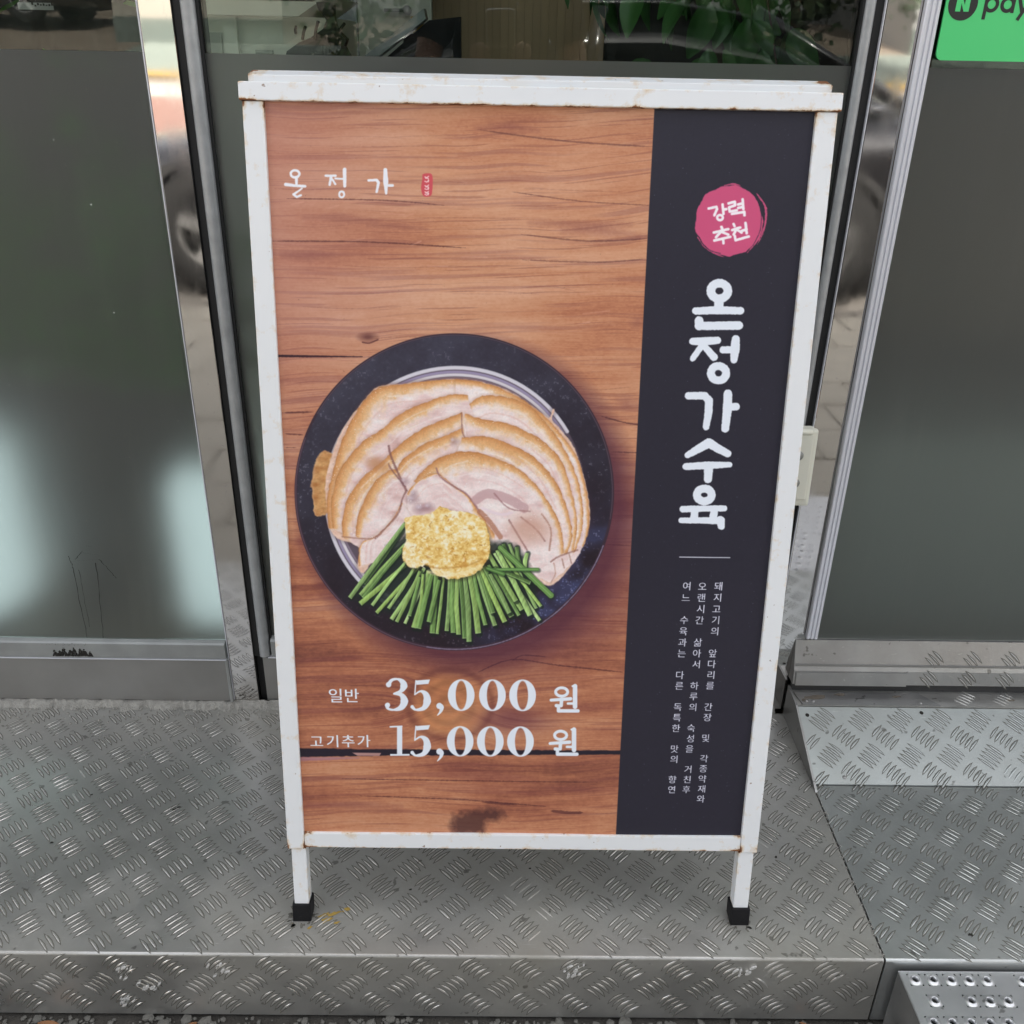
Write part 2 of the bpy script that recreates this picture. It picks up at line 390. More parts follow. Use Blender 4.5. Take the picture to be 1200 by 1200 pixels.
pk = np.clip((520-AX)/230, 0, 1)*np.clip((640-AY)/300, 0, 1)*0.72      # rosier upper left of the print, partly sky glare painted in
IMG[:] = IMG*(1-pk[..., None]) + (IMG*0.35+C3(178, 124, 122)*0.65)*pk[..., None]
sp = vn(AX/1.6, AY/1.6, 51) > 0.985
IMG[sp] *= 0.8
# knot under the prices
ring = 0.5+0.5*np.sin(kd*15+4*fbm(AX/20, AY/20, 2, 9))
a = np.clip((1.05-kd)/0.25, 0, 1)*0.5
IMG[:] = IMG*(1-a[..., None]) + (C3(200, 134, 84)*(0.84+0.22*ring[..., None]))*a[..., None]
a = np.exp(-((kd-1.08)/0.10)**2)*0.45; IMG[:] = IMG*(1-a[..., None])+C3(108, 60, 52)*a[..., None]
a = np.exp(-((AX-600)/42)**2-((AY-845)/15)**2)*0.6; IMG[:] = IMG*(1-a[..., None])+C3(92, 42, 58)*a[..., None]
del g1, g2, g3, g4, big, streak, streak2, a, ring, yy
rnd = random.Random(5)
def dark(pts, w, al=0.7, c=(70, 34, 40)): stroke(smooth_pts(pts, 4), [0.1]+[w]*(4*(len(pts)-1)-1)+[0.1], c, al, 0.5, 0.5)
stroke([(325, 418), (360, 418.5), (424, 419)], [1.5, 1.3, 0.4], (52, 30, 40), 0.95, 0.5, 0.3)
for p, wd in (([(330, 485), (366, 484)], 1.3), ([(332, 509.5), (354, 511)], 0.8), ([(333, 526), (346, 526)], 0.6), ([(705, 489), (735, 497), (760, 500)], 1.0), ([(716, 531), (757, 532)], 0.8), ([(712, 640), (750, 642)], 0.6), ([(316, 283), (430, 284), (545, 291)], 0.9), ([(560, 152), (660, 165), (766, 172)], 1.2), ([(600, 225), (680, 236), (764, 241)], 0.8), ([(610, 275), (690, 283), (758, 280)], 1.1), ([(612, 305), (700, 308), (757, 304)], 0.9), ([(335, 233), (450, 235), (520, 241)], 0.7), ([(560, 790), (600, 775), (655, 782), (730, 790)], 0.9), ([(600, 777), (612, 770), (640, 772)], 0.8), ([(400, 915), (560, 918), (700, 919)], 0.7), ([(565, 943), (605, 946)], 1.6), ([(645, 953), (665, 955), (683, 955)], 2.0), ([(420, 935), (540, 940), (640, 948)], 0.7)):
    dark(p, wd*0.8, 0.42 if p[0][0] > 400 and p[0][1] < 420 else 0.6)
for i in range(70):
    x = rnd.uniform(320, 700); y = rnd.uniform(130, 975); L = rnd.uniform(30, 140)
    dark([(x, y), (x+L/2, y+rnd.uniform(-2, 3)), (x+L, y+rnd.uniform(-3, 5))], rnd.uniform(0.25, 0.5), rnd.uniform(0.1, 0.35), (124, 70, 64))
for i in range(26):
    x = rnd.uniform(330, 700); y = rnd.uniform(230, 420); L = rnd.uniform(10, 40)
    stroke([(x, y), (x+L, y+rnd.uniform(-5, 2))], [0.2, 0.9], (228, 178, 158), rnd.uniform(0.15, 0.4), 0.9, 0.5)
ell(430, 396, 9, 4, (84, 44, 46), 0.7, 3)
stroke(smooth_pts([(424, 402), (432, 403), (442, 399)], 4), 0.9, (80, 40, 44), 0.7)
poly(smooth_pts([(530, 962), (548, 955), (575, 951), (592, 958), (570, 968), (566, 980), (534, 980)], 4, True), (66, 40, 42), 0.72, 5, 5)
for x, y, L, wd in ((355, 255, 90, 4), (330, 300, 60, 5), (620, 262, 120, 4), (660, 272, 90, 5), (560, 150, 70, 4), (430, 265, 70, 3), (690, 700, 36, 5), (675, 745, 50, 6), (650, 830, 70, 4), (360, 700, 60, 4), (480, 900, 120, 3), (640, 925, 80, 4), (360, 945, 110, 4), (740, 380, 14, 5), (725, 470, 20, 6), (720, 600, 24, 7), (345, 640, 14, 6)):
    stroke([(x, y), (x+L*.5, y+rnd.uniform(-2, 3)), (x+L, y+rnd.uniform(-1, 5))], [1, wd, 1], (120, 66, 68), 0.30, wd*.9, 1.5)
# open seam low down
poly([(350, 879), (420, 880.5), (530, 881.5), (640, 881.5), (735, 882), (735, 886.5), (640, 887), (530, 888), (430, 888.5), (350, 889.5)], (36, 31, 44), 0.97, 0.7, 0.7)
poly([(412, 884.5), (446, 885), (444, 888.3), (418, 888)], (196, 150, 142), 0.9, 0.5)
stroke([(352, 892), (385, 891.5), (420, 890.5)], [2.2, 1.6, 0.4], (160, 118, 146), 0.6, 1.0, 0.5)
# --- plate
ell(548, 594, 193, 193, (70, 34, 54), 0.66, 15); ell(600, 640, 165, 150, (84, 42, 62), 0.35, 22)
def platecol(X, Y, D):
    n = fbm(X/3, Y/3, 3, 71); n2 = fbm(X/30, Y/30, 3, 72)
    ang = np.arctan2(Y-578, X-532)
    base = lerp3(np.clip(0.5+0.5*np.cos(ang+1.9)+(n2-0.5)*0.6, 0, 1), [(0, (40, 30, 38)), (0.5, (48, 43, 54)), (1, (66, 64, 78))])
    blue = np.clip(np.cos(ang-0.75)-0.72, 0, 1)*3.2*np.clip((n2-0.35)*3, 0, 1)
    base = base*(1-blue[..., None]*0.6)+C3(84, 96, 148)*blue[..., None]*0.6
    spk = (n > 0.72)*0.28*np.clip(n2*2-0.5, 0, 1)
    return base*(0.93+0.14*n[..., None])+spk[..., None]*0.5
ell(532, 578, 188, 186.5, (62, 46, 56)); ell(532, 577.5, 185, 183.2, None, 1, 0.8, platecol)
def arc(cx, cy, rx, ry, a0, a1, n=40): return [(cx+rx*math.cos(math.radians(a0+(a1-a0)*i/n)), cy+ry*math.sin(math.radians(a0+(a1-a0)*i/n))) for i in range(n+1)]
stroke(arc(532, 578, 186.5, 185, 20, 100), 0.6, (160, 150, 178), 0.75, 0.6, 0.3)
stroke(arc(532, 578, 186.5, 185, 100, 200), 0.5, (128, 104, 120), 0.6, 0.6)
stroke(arc(532, 578, 186, 184.5, -150, 10), 0.4, (112, 104, 116), 0.55, 0.5)
for i in range(60):
    q = math.radians(rnd.uniform(20, 70)); r_ = rnd.uniform(162, 181)
    ell(532+r_*math.cos(q), 578+r_*math.sin(q), rnd.uniform(0.3, 1.1), rnd.uniform(0.3, 1.0), (140, 150, 200), rnd.uniform(0.2, 0.7), 0.6)
ell(533, 582, 153, 150, (96, 84, 96), 1, 1.2)
for rr, wd, c in ((150, 2.2, (222, 218, 226)), (145, 1.6, (158, 146, 176)), (141.5, 1.8, (226, 220, 224)), (138, 1.2, (140, 124, 140))):
    stroke(arc(533, 582, rr+2, rr, 118, 330, 60), wd, c, 0.95, 0.7)
poly(arc(533, 584, 149, 150, -28, 118, 40)+[(533, 584)], None, 1, 1.2, fn=platecol)
# --- meat (drawing units of the enlarged view)
def Z(p): return (320+p[0]/2.857, 370+p[1]/2.857)
def ZZ(l, k=4, closed=True): return smooth_pts([Z(p) for p in l], k, closed)
def meat(c1=(226, 196, 188), c2=(206, 160, 150), seed=0):
    def f(X, Y, D):
        n = fbm(X/9, Y/5, 4, 200+seed); m = fbm(X/2.2, Y/2.2, 3, 230+seed)
        t = np.clip((n-0.5)*1.6+0.5, 0, 1)
        c = C3(*c1)*(1-t[..., None])+C3(*c2)*t[..., None]
        c = c*(0.93+0.14*m[..., None])
        e = np.clip(1+D/3.0, 0, 1)*0.35
        return c*(1-e[..., None])+C3(238, 206, 178)*e[..., None]
    return f
TAN, BR, DK = (204, 150, 100), (176, 112, 66), (120, 72, 62)
def edge(l, w=4.2, al=0.75, under=True):
    p = ZZ(l, 5, False); n = len(p)
    ws = [0.6+w*math.sin(math.pi*(i+0.5)/n)**0.6 for i in range(n)]
    q = [(a+1.2, b+2.8) for a, b in p]
    stroke(q, [x*1.6 for x in ws], (226, 184, 146), al*0.6, 3.2)
    stroke([(a+.4, b+1.4) for a, b in p], ws, TAN, al, 1.8, 0.6)
    stroke([(a, b+.1) for a, b in p], [x*0.42 for x in ws], BR, al*0.85, 1.0, 0.8)
    if under: stroke([(a-.5, b-1.3) for a, b in p], 0.5, DK, 0.6, 0.6, 0.4)
outline = [(300, 290), (350, 240), (430, 232), (500, 225), (560, 218), (600, 215), (700, 225), (800, 262), (900, 330), (925, 345), (935, 318), (942, 322), (935, 355), (960, 380), (1010, 450), (1040, 540), (1060, 640), (1060, 700), (1045, 750), (1045, 770), (1020, 790), (1015, 820), (985, 860), (940, 905), (900, 905), (860, 870), (800, 800), (740, 790), (600, 800), (500, 700), (440, 700), (400, 760), (340, 815), (300, 868), (280, 840), (288, 780), (215, 752), (185, 715), (180, 660), (172, 560), (205, 440), (240, 370)]
poly(ZZ(outline), (70, 48, 58), 0.6, 5)
def slicepoly(rim, close, w0, w1, seed, pink=0.5, al=1.0):
    """one slice: browned rim, pale fat under it, pink grained meat inside"""
    rp_ = ZZ(rim, 4, False); P = rp_+[Z(p) for p in close]
    poly([(x-0.8, y-1.5) for x, y in P], (160, 112, 88), 0.30*al, 2.4)
    n_ = len(rp_); wl = 1.55*np.interp(np.linspace(0, len(w0)-1, n_), range(len(w0)), w0) if isinstance(w0, (list, tuple)) else np.linspace(w0, w1, n_)
    def f(X, Y, D):
        d = np.full(X.shape, 1e3, np.float32); wv = np.zeros(X.shape, np.float32)
        for k in range(n_-1):
            a, b2 = rp_[k], rp_[k+1]; dx, dy = b2[0]-a[0], b2[1]-a[1]; L = dx*dx+dy*dy+1e-9
            t_ = np.clip(((X-a[0])*dx+(Y-a[1])*dy)/L, 0, 1); q = np.hypot(X-a[0]-t_*dx, Y-a[1]-t_*dy); m_ = q < d
            d = np.where(m_, q, d); wv = np.where(m_, wl[k], wv)
        nz = fbm(X/6, Y/6, 3, 700+seed); fine = fbm(X/1.6, Y/1.6, 2, 720+seed)
        u = d/np.maximum(wv, .3)*(0.55+0.9*nz)
        streak_ = fbm(X/14, Y/2.6, 3, 760+seed)
        core = lerp3(np.clip((fbm(X/16, Y/9, 3, 740+seed)-0.5)*1.2+pink+0.30*(streak_-.5)+0.25*(fine-.5), 0, 1), [(0, (246, 234, 230)), (0.45, (238, 216, 212)), (0.75, (228, 198, 194)), (1, (210, 172, 166))])
        rimc = lerp3(u, [(0, (184, 124, 78)), (0.08, (206, 144, 90)), (0.35, (220, 164, 110)), (0.7, (230, 184, 134)), (1.1, (236, 204, 170)), (1.6, (240, 216, 200))])
        k = np.clip((u-0.85)/1.1, 0, 1)[..., None]
        c = rimc*(1-k)+core*k
        return c*(0.95+0.10*fine[..., None])
    poly(P, None, al, 0.7, 1.3, seed, fn=f)
    cc = [Z(p) for p in close]; mx_, my_ = sum(p[0] for p in cc)/len(cc), sum(p[1] for p in cc)/len(cc); rq = random.Random(seed)
    for f_, c_, a_ in ((.10, (248, 234, 222), .5), (.16, (222, 176, 160), .45), (.22, (250, 240, 236), .5), (.29, (220, 180, 174), .40), (.38, (250, 240, 238), .4)):
        L_ = [(x+(mx_-x)*f_+rq.uniform(-1, 1), y+(my_-y)*f_+rq.uniform(-1, 1)) for x, y in rp_[::5]]; k0 = rq.randrange(0, max(1, len(L_)-3)); L_ = L_[k0:k0+rq.randrange(3, 9)]
        if len(L_) > 2: stroke(smooth_pts(L_, 4), rq.uniform(.35, .9), c_, a_, 0.9, 1.0, seed)
poly(ZZ([(165, 456), (186, 462), (215, 480), (190, 560), (195, 640), (176, 668), (138, 672), (128, 590), (122, 575), (128, 545), (140, 490)]), None, 1, 0.8, 1.2, fn=meat((218, 172, 116), (176, 116, 66), 5))
poly(ZZ(outline), None, 1, 0.8, 1.0, fn=meat((240, 212, 196), (222, 180, 156), 1))
slicepoly([(185, 715), (178, 620), (200, 520), (222, 440), (262, 350), (302, 290), (352, 244), (430, 233), (520, 222), (610, 216), (700, 226)], [(700, 420), (520, 640), (300, 760)], [5, 6, 7, 8, 9, 9, 9, 7, 5, 4, 3], 0, 11, .45)
slicepoly([(610, 218), (700, 228), (800, 264), (900, 332), (965, 402), (1015, 472), (1040, 550), (1058, 640), (1056, 725), (1040, 775)], [(1010, 830), (930, 900), (880, 880), (700, 700), (600, 400)], [3, 4, 4, 4, 3, 2, 2, 2, 1.5, 1], 0, 12, .35)
slicepoly([(655, 300), (700, 272), (780, 276), (850, 302), (905, 352), (965, 432), (1010, 522), (1035, 622), (1035, 722), (1012, 795)], [(960, 850), (700, 700), (600, 420)], [3, 6, 7, 7, 6, 4, 3, 2, 2, 1.5], 0, 13, .35)
slicepoly([(198, 714), (192, 640), (206, 560), (240, 492), (300, 425), (362, 384), (400, 350), (442, 322), (520, 290), (590, 268), (650, 270)], [(690, 420), (600, 520), (400, 700), (260, 745)], [4, 6, 8, 8, 7, 6, 7, 8, 6, 4, 3], 0, 14, .5)
slicepoly([(642, 330), (700, 351), (780, 364), (850, 392), (905, 425), (965, 490), (1000, 590), (1018, 690), (1008, 790)], [(900, 850), (700, 640), (620, 440)], [4, 7, 8, 8, 6, 4, 3, 2, 2], 0, 15, .4)
slicepoly([(230, 746), (232, 670), (256, 600), (300, 543), (350, 502), (384, 472), (440, 421), (510, 376), (585, 346), (632, 328)], [(660, 470), (440, 640), (400, 750), (300, 790)], [4, 7, 9, 9, 7, 6, 8, 8, 7, 5], 0, 16, .45)
slicepoly([(275, 742), (282, 680), (306, 616), (342, 557), (386, 522), (410, 517), (442, 477), (500, 436), (580, 403), (634, 378)], [(670, 520), (500, 640), (430, 740), (340, 812)], [3, 6, 8, 7, 5, 5, 8, 8, 7, 4], 0, 17, .5)
slicepoly([(632, 412), (720, 409), (800, 438), (870, 476), (940, 550), (985, 650), (1002, 740), (985, 800)], [(880, 860), (700, 640), (600, 500)], [5, 10, 10, 7, 4, 3, 2, 2], 0, 18, .42)
slicepoly([(470, 558), (500, 524), (545, 487), (600, 464), (650, 460), (700, 467), (760, 487), (820, 516), (880, 571), (935, 650), (965, 720), (975, 800)], [(930, 838), (860, 830), (740, 790), (600, 700)], [4, 7, 9, 10, 10, 9, 6, 4, 3, 3, 3, 2], 0, 19, .32)
slicepoly([(448, 600), (480, 560), (540, 532), (570, 545), (610, 578), (650, 608), (690, 662), (740, 735)], [(740, 790), (600, 760), (450, 680)], [1.5, 1, 1, 1, 1, 1, 3, 4], 0, 20, .40)
slicepoly([(285, 845), (290, 770), (345, 740), (395, 690), (430, 630)], [(470, 690), (440, 760), (340, 830)], [1.5, 1, 1, 1, 1], 0, 21, .42)
for l, wd, c in (([(545, 515), (560, 545), (610, 580), (650, 605), (690, 660)], 1.0, (150, 100, 105)), ([(690, 660), (720, 690), (760, 745)], 3.0, (176, 118, 92)), ([(680, 620), (720, 600), (790, 620), (840, 650)], 5.5, (196, 158, 160)), ([(790, 690), (820, 740), (850, 790)], 1.0, (140, 92, 92)), ([(830, 680), (880, 720), (910, 760)], 0.9, (150, 104, 100)), ([(900, 670), (930, 720), (925, 790)], 1.0, (168, 118, 100)), ([(740, 600), (790, 650), (860, 660)], 0.8, (160, 112, 112)), ([(700, 650), (760, 670), (800, 665)], 1.6, (236, 216, 222)), ([(445, 590), (430, 620), (420, 660), (390, 700), (340, 750)], 1.0, (140, 96, 92)), ([(385, 440), (395, 480), (430, 560), (445, 590)], 1.3, (130, 86, 84)), ([(630, 330), (632, 390), (640, 410)], 0.8, (150, 104, 98)), ([(385, 500), (395, 520), (440, 575)], 0.8, (126, 84, 86)), ([(230, 745), (320, 752), (360, 735)], 0.8, (168, 118, 100)), ([(930, 830), (960, 810), (1020, 790)], 0.9, (150, 100, 90)), ([(968, 820), (975, 850)], 0.7, (168, 120, 104)), ([(990, 800), (1000, 835)], 0.7, (168, 120, 104)), ([(940, 835), (945, 870), (930, 900)], 0.6, (190, 140, 120))):
    stroke(ZZ(l, 4, False), wd, c, 0.75, 0.8, 0.5)
x, y = Z((860, 720)); ell(x, y, 24, 17, (204, 156, 136), 0.7, 9)
for c, r1, r2 in (((465, 620), 6, 4), ((492, 650), 7, 5), ((520, 645), 5, 4), ((440, 560), 4, 3), ((605, 425), 4, 4), ((470, 600), 3, 3)):
    x, y = Z(c); ell(x, y, r1, r2, (150, 118, 126), 0.6, 3.5); ell(x-2, y-2, r1*.4, r2*.4, (216, 200, 210), 0.8, 1.5)
for c in ((345, 500), (355, 512), (335, 490)): x, y = Z(c); ell(x, y, 9, 5, (190, 134, 92), 0.5, 4)
sl = region(355, 440, 700, 695); X = AX[sl]; Y = AY[sl]
wet = (vn(X/1.3, Y/1.3, 300) > 0.90) & (fbm(X/16, Y/16, 2, 301) > 0.5) & (polymask([Z(p) for p in outline], X, Y) < -2)
IMG[sl][wet] = IMG[sl][wet]*0.55+0.45
# --- chives
G = [(134, 162, 92), (106, 138, 76), (152, 182, 110), (172, 196, 132), (90, 118, 66), (126, 154, 94), (144, 172, 92)]
poly(ZZ([(430, 740), (330, 880), (270, 945), (350, 985), (480, 1030), (640, 1060), (780, 1010), (880, 985), (860, 850), (800, 770), (700, 760)]), (34, 44, 40), 0.85, 4, 3)
ch = [((850, 800), (842, 850)), ((790, 770), (880, 985)), ((815, 780), (830, 850)), ((770, 770), (800, 870)), ((430, 720), (300, 900)), ((440, 700), (255, 950)), ((440, 770), (290, 940)), ((430, 790), (300, 950)), ((440, 840), (290, 970)), ((450, 820), (330, 975)), ((490, 840), (345, 1000)), ((470, 850), (385, 985)), ((505, 850), (395, 1022)), ((490, 860), (412, 1030)), ((510, 870), (440, 1036)), ((490, 880), (455, 1010)), ((520, 860), (470, 1050)), ((500, 870), (488, 1035)), ((530, 870), (485, 1052)), ((545, 870), (532, 1068)), ((570, 880), (548, 1070)), ((555, 890), (520, 1030)), ((590, 885), (580, 1060)), ((600, 880), (602, 1066)), ((615, 880), (620, 1072)), ((625, 880), (640, 1085)), ((640, 875), (655, 1096)), ((655, 865), (686, 1068)), ((670, 865), (710, 1040)), ((680, 855), (742, 1042)), ((690, 850), (735, 1000)), ((690, 840), (775, 1030)), ((705, 845), (798, 1012)), ((720, 840), (822, 1008)), ((735, 830), (832, 990)), ((720, 800), (812, 960)), ((740, 800), (892, 1026)), ((750, 790), (860, 1008)), ((770, 800), (896, 978)), ((740, 850), (860, 900)), ((725, 870), (790, 1000))]
rr = random.Random(9)
for i, (a, b) in enumerate(ch):
    a = Z(a); b = Z(b); wd = rr.uniform(1.7, 3.4); c = G[rr.randrange(len(G))]; bend = rr.uniform(-2, 2)
    m = ((a[0]+b[0])/2+bend, (a[1]+b[1])/2)
    L = math.hypot(b[0]-a[0], b[1]-a[1]); nx, ny = -(b[1]-a[1])/L, (b[0]-a[0])/L
    pts = smooth_pts([a, m, b], 4)
    stroke([(p[0]+1.2, p[1]+.8) for p in pts], wd+0.7, (26, 38, 30), 0.7, 0.8)
    q = [(a[0]+nx*wd*.8, a[1]+ny*wd*.8), (m[0]+nx*wd, m[1]+ny*wd), (b[0]+nx*wd, b[1]+ny*wd), (b[0]-nx*wd, b[1]-ny*wd), (m[0]-nx*wd, m[1]-ny*wd), (a[0]-nx*wd*.8, a[1]-ny*wd*.8)]
    def gf(X, Y, D, c=c, a=a, nx=nx, ny=ny, wd=wd, i=i):
        s = ((X-a[0])*nx+(Y-a[1])*ny)/wd; n = vn(X/1.2+Y/4, Y/5, 400+i)
        return C3(*c)*(0.96+0.26*n[..., None]+0.18*np.clip(s, -1, 1)[..., None])
    poly(q, None, 1, 0.5, fn=gf)
    stroke([(a[0]+nx*wd*.45, a[1]+ny*wd*.45), (b[0]+nx*wd*.45, b[1]+ny*wd*.45)], 0.35, (176, 206, 140), 0.6, 0.5)
    stroke([(b[0]+nx*wd*.8, b[1]+ny*wd*.8), (b[0]-nx*wd*.8, b[1]-ny*wd*.8)], 0.5, (176, 204, 140), 0.7, 0.5)
for a, b, wd, c in (((760, 782), (930, 942), 3.4, (112, 152, 82)), ((725, 855), (886, 855), 1.9, (96, 140, 74)), ((715, 850), (770, 870), 2.2, (88, 130, 66))):
    a = Z(a); b = Z(b); stroke([(a[0]+1, a[1]+1.2), (b[0]+1, b[1]+1.2)], wd+.8, (30, 44, 34), 0.6, 1); stroke([a, b], [wd*.8, wd], c, 1, 0.5, 0.3); stroke([a, b], 0.5, (160, 196, 124), 0.6, 0.5)
# --- grated ginger
blob = [(438, 690), (470, 672), (520, 668), (560, 645), (600, 655), (650, 662), (700, 690), (722, 740), (725, 800), (700, 850), (650, 878), (590, 886), (545, 872), (512, 838), (475, 852), (440, 835), (430, 790), (445, 740)]
poly([(x+1.5, y+2.5) for x, y in ZZ(blob)], (60, 52, 34), 0.6, 2.5)
def ginger(X, Y, D):
    n = fbm(X/5.5, Y/5, 4, 500, 0.62); m = vn(X/2.0, Y/1.8, 520); k = fbm(X/18, Y/18, 2, 530)
    t = np.clip((n-0.5)*1.7+0.60+(m-0.5)*0.35, 0, 1)
    t = np.clip(t + np.clip((-D-0)/14, 0, 1)*-0.12 + (k-0.5)*0.7, 0, 1)
    return lerp3(t, [(0, (216, 164, 84)), (0.25, (232, 190, 108)), (0.5, (242, 210, 134)), (0.75, (248, 226, 168)), (1, (252, 242, 212))])
poly(ZZ(blob), None, 1, 0.7, 2.0, fn=ginger)
for i in range(120):
    a = rr.uniform(0, 6.28); q = rr.random()**.5; x, y = Z((580+135*q*math.cos(a), 768+100*q*math.sin(a))); b = rr.uniform(0, 3.1); L = rr.uniform(1, 4)
    stroke([(x, y), (x+L*math.cos(b), y+L*math.sin(b))], rr.uniform(.3, .8), rr.choice([(252, 238, 200), (255, 246, 220), (206, 146, 60), (188, 128, 52)]), rr.uniform(.4, .85), .6)
stroke(ZZ([(510, 838), (545, 850), (600, 848), (660, 838), (700, 820)], 4, False), 1.0, (196, 140, 66), 0.6, 0.9, 0.6)
stroke(ZZ([(520, 862), (570, 872), (640, 866), (690, 845)], 4, False), 2.0, (250, 234, 186), 0.6, 1.2, 0.8)
# --- dark panel
bx = lambda y: 767.5-(y-127)*45.5/853
poly([(bx(100), 100), (1000, 100), (1000, 1010), (bx(1010), 1010)], None, 1, 0.4, fn=lambda X, Y, D: C3(44, 42, 53)*(0.97+0.06*fbm(X/3, Y/3, 2, 600)[..., None]) + 0.0)
rs = random.Random(3)
for i in range(260):
    y = rs.uniform(132, 978); x = rs.uniform(bx(y)+3, 955-(y-130)*.1-3)
    ell(x, y, rs.uniform(.2, .55), rs.uniform(.2, .5), (140, 136, 156), rs.uniform(.15, .6), .4)
W = (232, 238, 246)
# --- vertical title, brush strokes
def B2(p): return (790+p[0]/6, 200+p[1]/6)
def B3(p): return (780+p[0]/4.615, 380+p[1]/4.615)
def circ(cx, cy, rx, ry, n=18): return [(cx+rx*math.cos(6.2832*i/n), cy+ry*math.sin(6.2832*i/n)) for i in range(n)]
def br(f, pts, r, s, col=W, closed=False, rough=0.45): stroke([f(p) for p in pts], [q/s for q in r] if isinstance(r, list) else r/s, col, 1, 0.45, rough, closed=closed)
br(B2, circ(323, 850, 60, 55), 31, 6, closed=True); br(B2, [(320, 925), (320, 975)], 34, 6); br(B2, [(157, 992), (300, 986), (472, 990)], [26, 29, 27], 6)
br(B2, [(180, 1058), (180, 1098)], 30, 6); br(B2, [(178, 1098), (460, 1094)], [29, 31], 6)
for pts, r, cl in (([(150, 97), (220, 96), (285, 92)], [20, 22, 20], 0), ([(205, 112), (150, 190)], [18, 16], 0), ([(205, 115), (265, 182)], [17, 22], 0), ([(315, 143), (365, 143)], 20, 0), ([(384, 85), (380, 140), (374, 198)], [22, 26, 19], 0), (circ(290, 270, 42, 39), 22, 1),
                   ([(126, 392), (215, 392), (238, 418), (236, 480), (222, 562)], [20, 21, 22, 22, 18], 0), ([(341, 382), (338, 470), (326, 572)], [24, 25, 21], 0), ([(345, 452), (385, 452)], [19, 21], 0),
                   ([(122, 714), (180, 680), (238, 648), (290, 680), (340, 706)], [17, 22, 26, 23, 20], 0), ([(112, 776), (230, 770), (350, 766)], [19, 21, 15], 0), ([(235, 780), (232, 845)], [25, 22], 0),
                   (circ(212, 930, 40, 35), 22, 1), ([(95, 1007), (200, 1004), (320, 1003)], [18, 17, 17], 0), ([(162, 1010), (155, 1062)], 21, 0), ([(268, 1010), (258, 1062)], 21, 0), ([(88, 1068), (200, 1068), (295, 1070)], [16, 17, 20], 0), ([(300, 1068), (304, 1100)], [24, 19], 0)):
    br(B3, pts, r, 4.615, closed=bool(cl))
# --- round pink stamp
PK = (206, 84, 124)
poly([B2((393+(238+5*math.sin(5*a)+4*math.cos(11*a))*math.cos(a), 355+(250+4*math.sin(4*a)+4*math.sin(13*a))*math.sin(a))) for a in [i*6.2832/60 for i in range(60)]], PK, 1, 0.5, 1.0)
for l, r in (([(585, 160), (640, 240), (650, 330), (630, 430), (580, 510), (520, 580)], [3, 6, 5, 6, 5, 2]), ([(600, 190), (656, 270), (640, 420), (590, 520)], [2, 4, 3, 2]), ([(170, 470), (220, 540), (300, 590), (360, 610)], [3, 5, 4, 2]), ([(360, 105), (420, 95), (470, 105)], [3, 6, 3])):
    stroke(smooth_pts([B2(p) for p in l], 4), [q/6 for q in np.interp(np.linspace(0, len(r)-1, 4*(len(l)-1)+1), range(len(r)), r)], PK, 0.9, 0.4, 0.5)
for l in ([(596, 200), (618, 280), (612, 420), (560, 530)], [(190, 500), (250, 560), (330, 585)]):
    stroke(smooth_pts([B2(p) for p in l], 4), 0.5, (58, 44, 62), 0.8, 0.4, 0.4)
for pts in ([(248, 268), (302, 256), (306, 272), (288, 316)], [(346, 240), (352, 306)], [(352, 276), (372, 272)], [(388, 232), (432, 220), (434, 246), (392, 260), (396, 290), (446, 280)], [(455, 240), (482, 233)], [(456, 264), (486, 257)], [(487, 203), (492, 272)], [(412, 306), (500, 292), (500, 316)],
            [(338, 398), (344, 412)], [(284, 438), (386, 414)], [(338, 428), (300, 470)], [(342, 434), (386, 452)], [(288, 494), (400, 468)], [(350, 482), (352, 514)], [(424, 378), (430, 392)], [(414, 420), (470, 402)], [(444, 412), (424, 452)], [(446, 416), (480, 438)], [(482, 426), (514, 416)], [(508, 370), (516, 442)], [(432, 462), (438, 492), (530, 466)]):
    br(B2, pts, 9.5, 6, (248, 240, 244), rough=0.2)
br(B2, circ(328, 332, 20, 18), 9, 6, (248, 240, 244), True, 0.2)
# --- small brush name top left with its seal
def B1(p): return (310+p[0]/5.4545, 180+p[1]/5.4545)
WB = (238, 238, 244)
for pts, r, cl in ((circ(188, 130, 28, 23), 8, 1), ([(196, 152), (197, 195)], 9, 0), ([(128, 198), (190, 206), (252, 210)], [11, 9, 9], 0), ([(232, 224), (210, 240), (178, 262), (200, 278), (226, 268)], [5, 6, 8, 8, 7], 0),
                   ([(385, 142), (448, 142)], 8, 0), ([(420, 146), (410, 200)], [9, 8], 0), ([(424, 160), (446, 196)], [6, 7], 0), ([(446, 160), (500, 163)], 6, 0), ([(506, 102), (507, 208)], [12, 10], 0), (circ(487, 262, 16, 19), 7, 1),
                   ([(660, 172), (712, 170), (724, 186), (712, 246)], [8, 9, 10, 8], 0), ([(768, 104), (770, 180), (773, 256)], [12, 17, 7], 0), ([(790, 205), (814, 205)], 9, 0)):
    br(B1, pts, r, 5.4545, WB, bool(cl), 0.25)
poly(smooth_pts([B1(p) for p in [(1008, 134), (1035, 128), (1064, 132), (1072, 170), (1070, 230), (1062, 268), (1030, 278), (1008, 266), (998, 220), (1004, 170)]], 4, True), (208, 84, 92), 1, 0.5, 0.4)
for k, y in enumerate((150, 178, 206, 226, 246, 262)):
    br(B1, [(1022, y), (1034, y+5), (1046, y-4)], 3, 5.4545, (244, 214, 214), rough=0.15); br(B1, [(1044, y-12), (1044, y+4)] if k % 2 else [(1026, y+8), (1044, y+9)], 2.6, 5.4545, (244, 214, 214), rough=0.15)
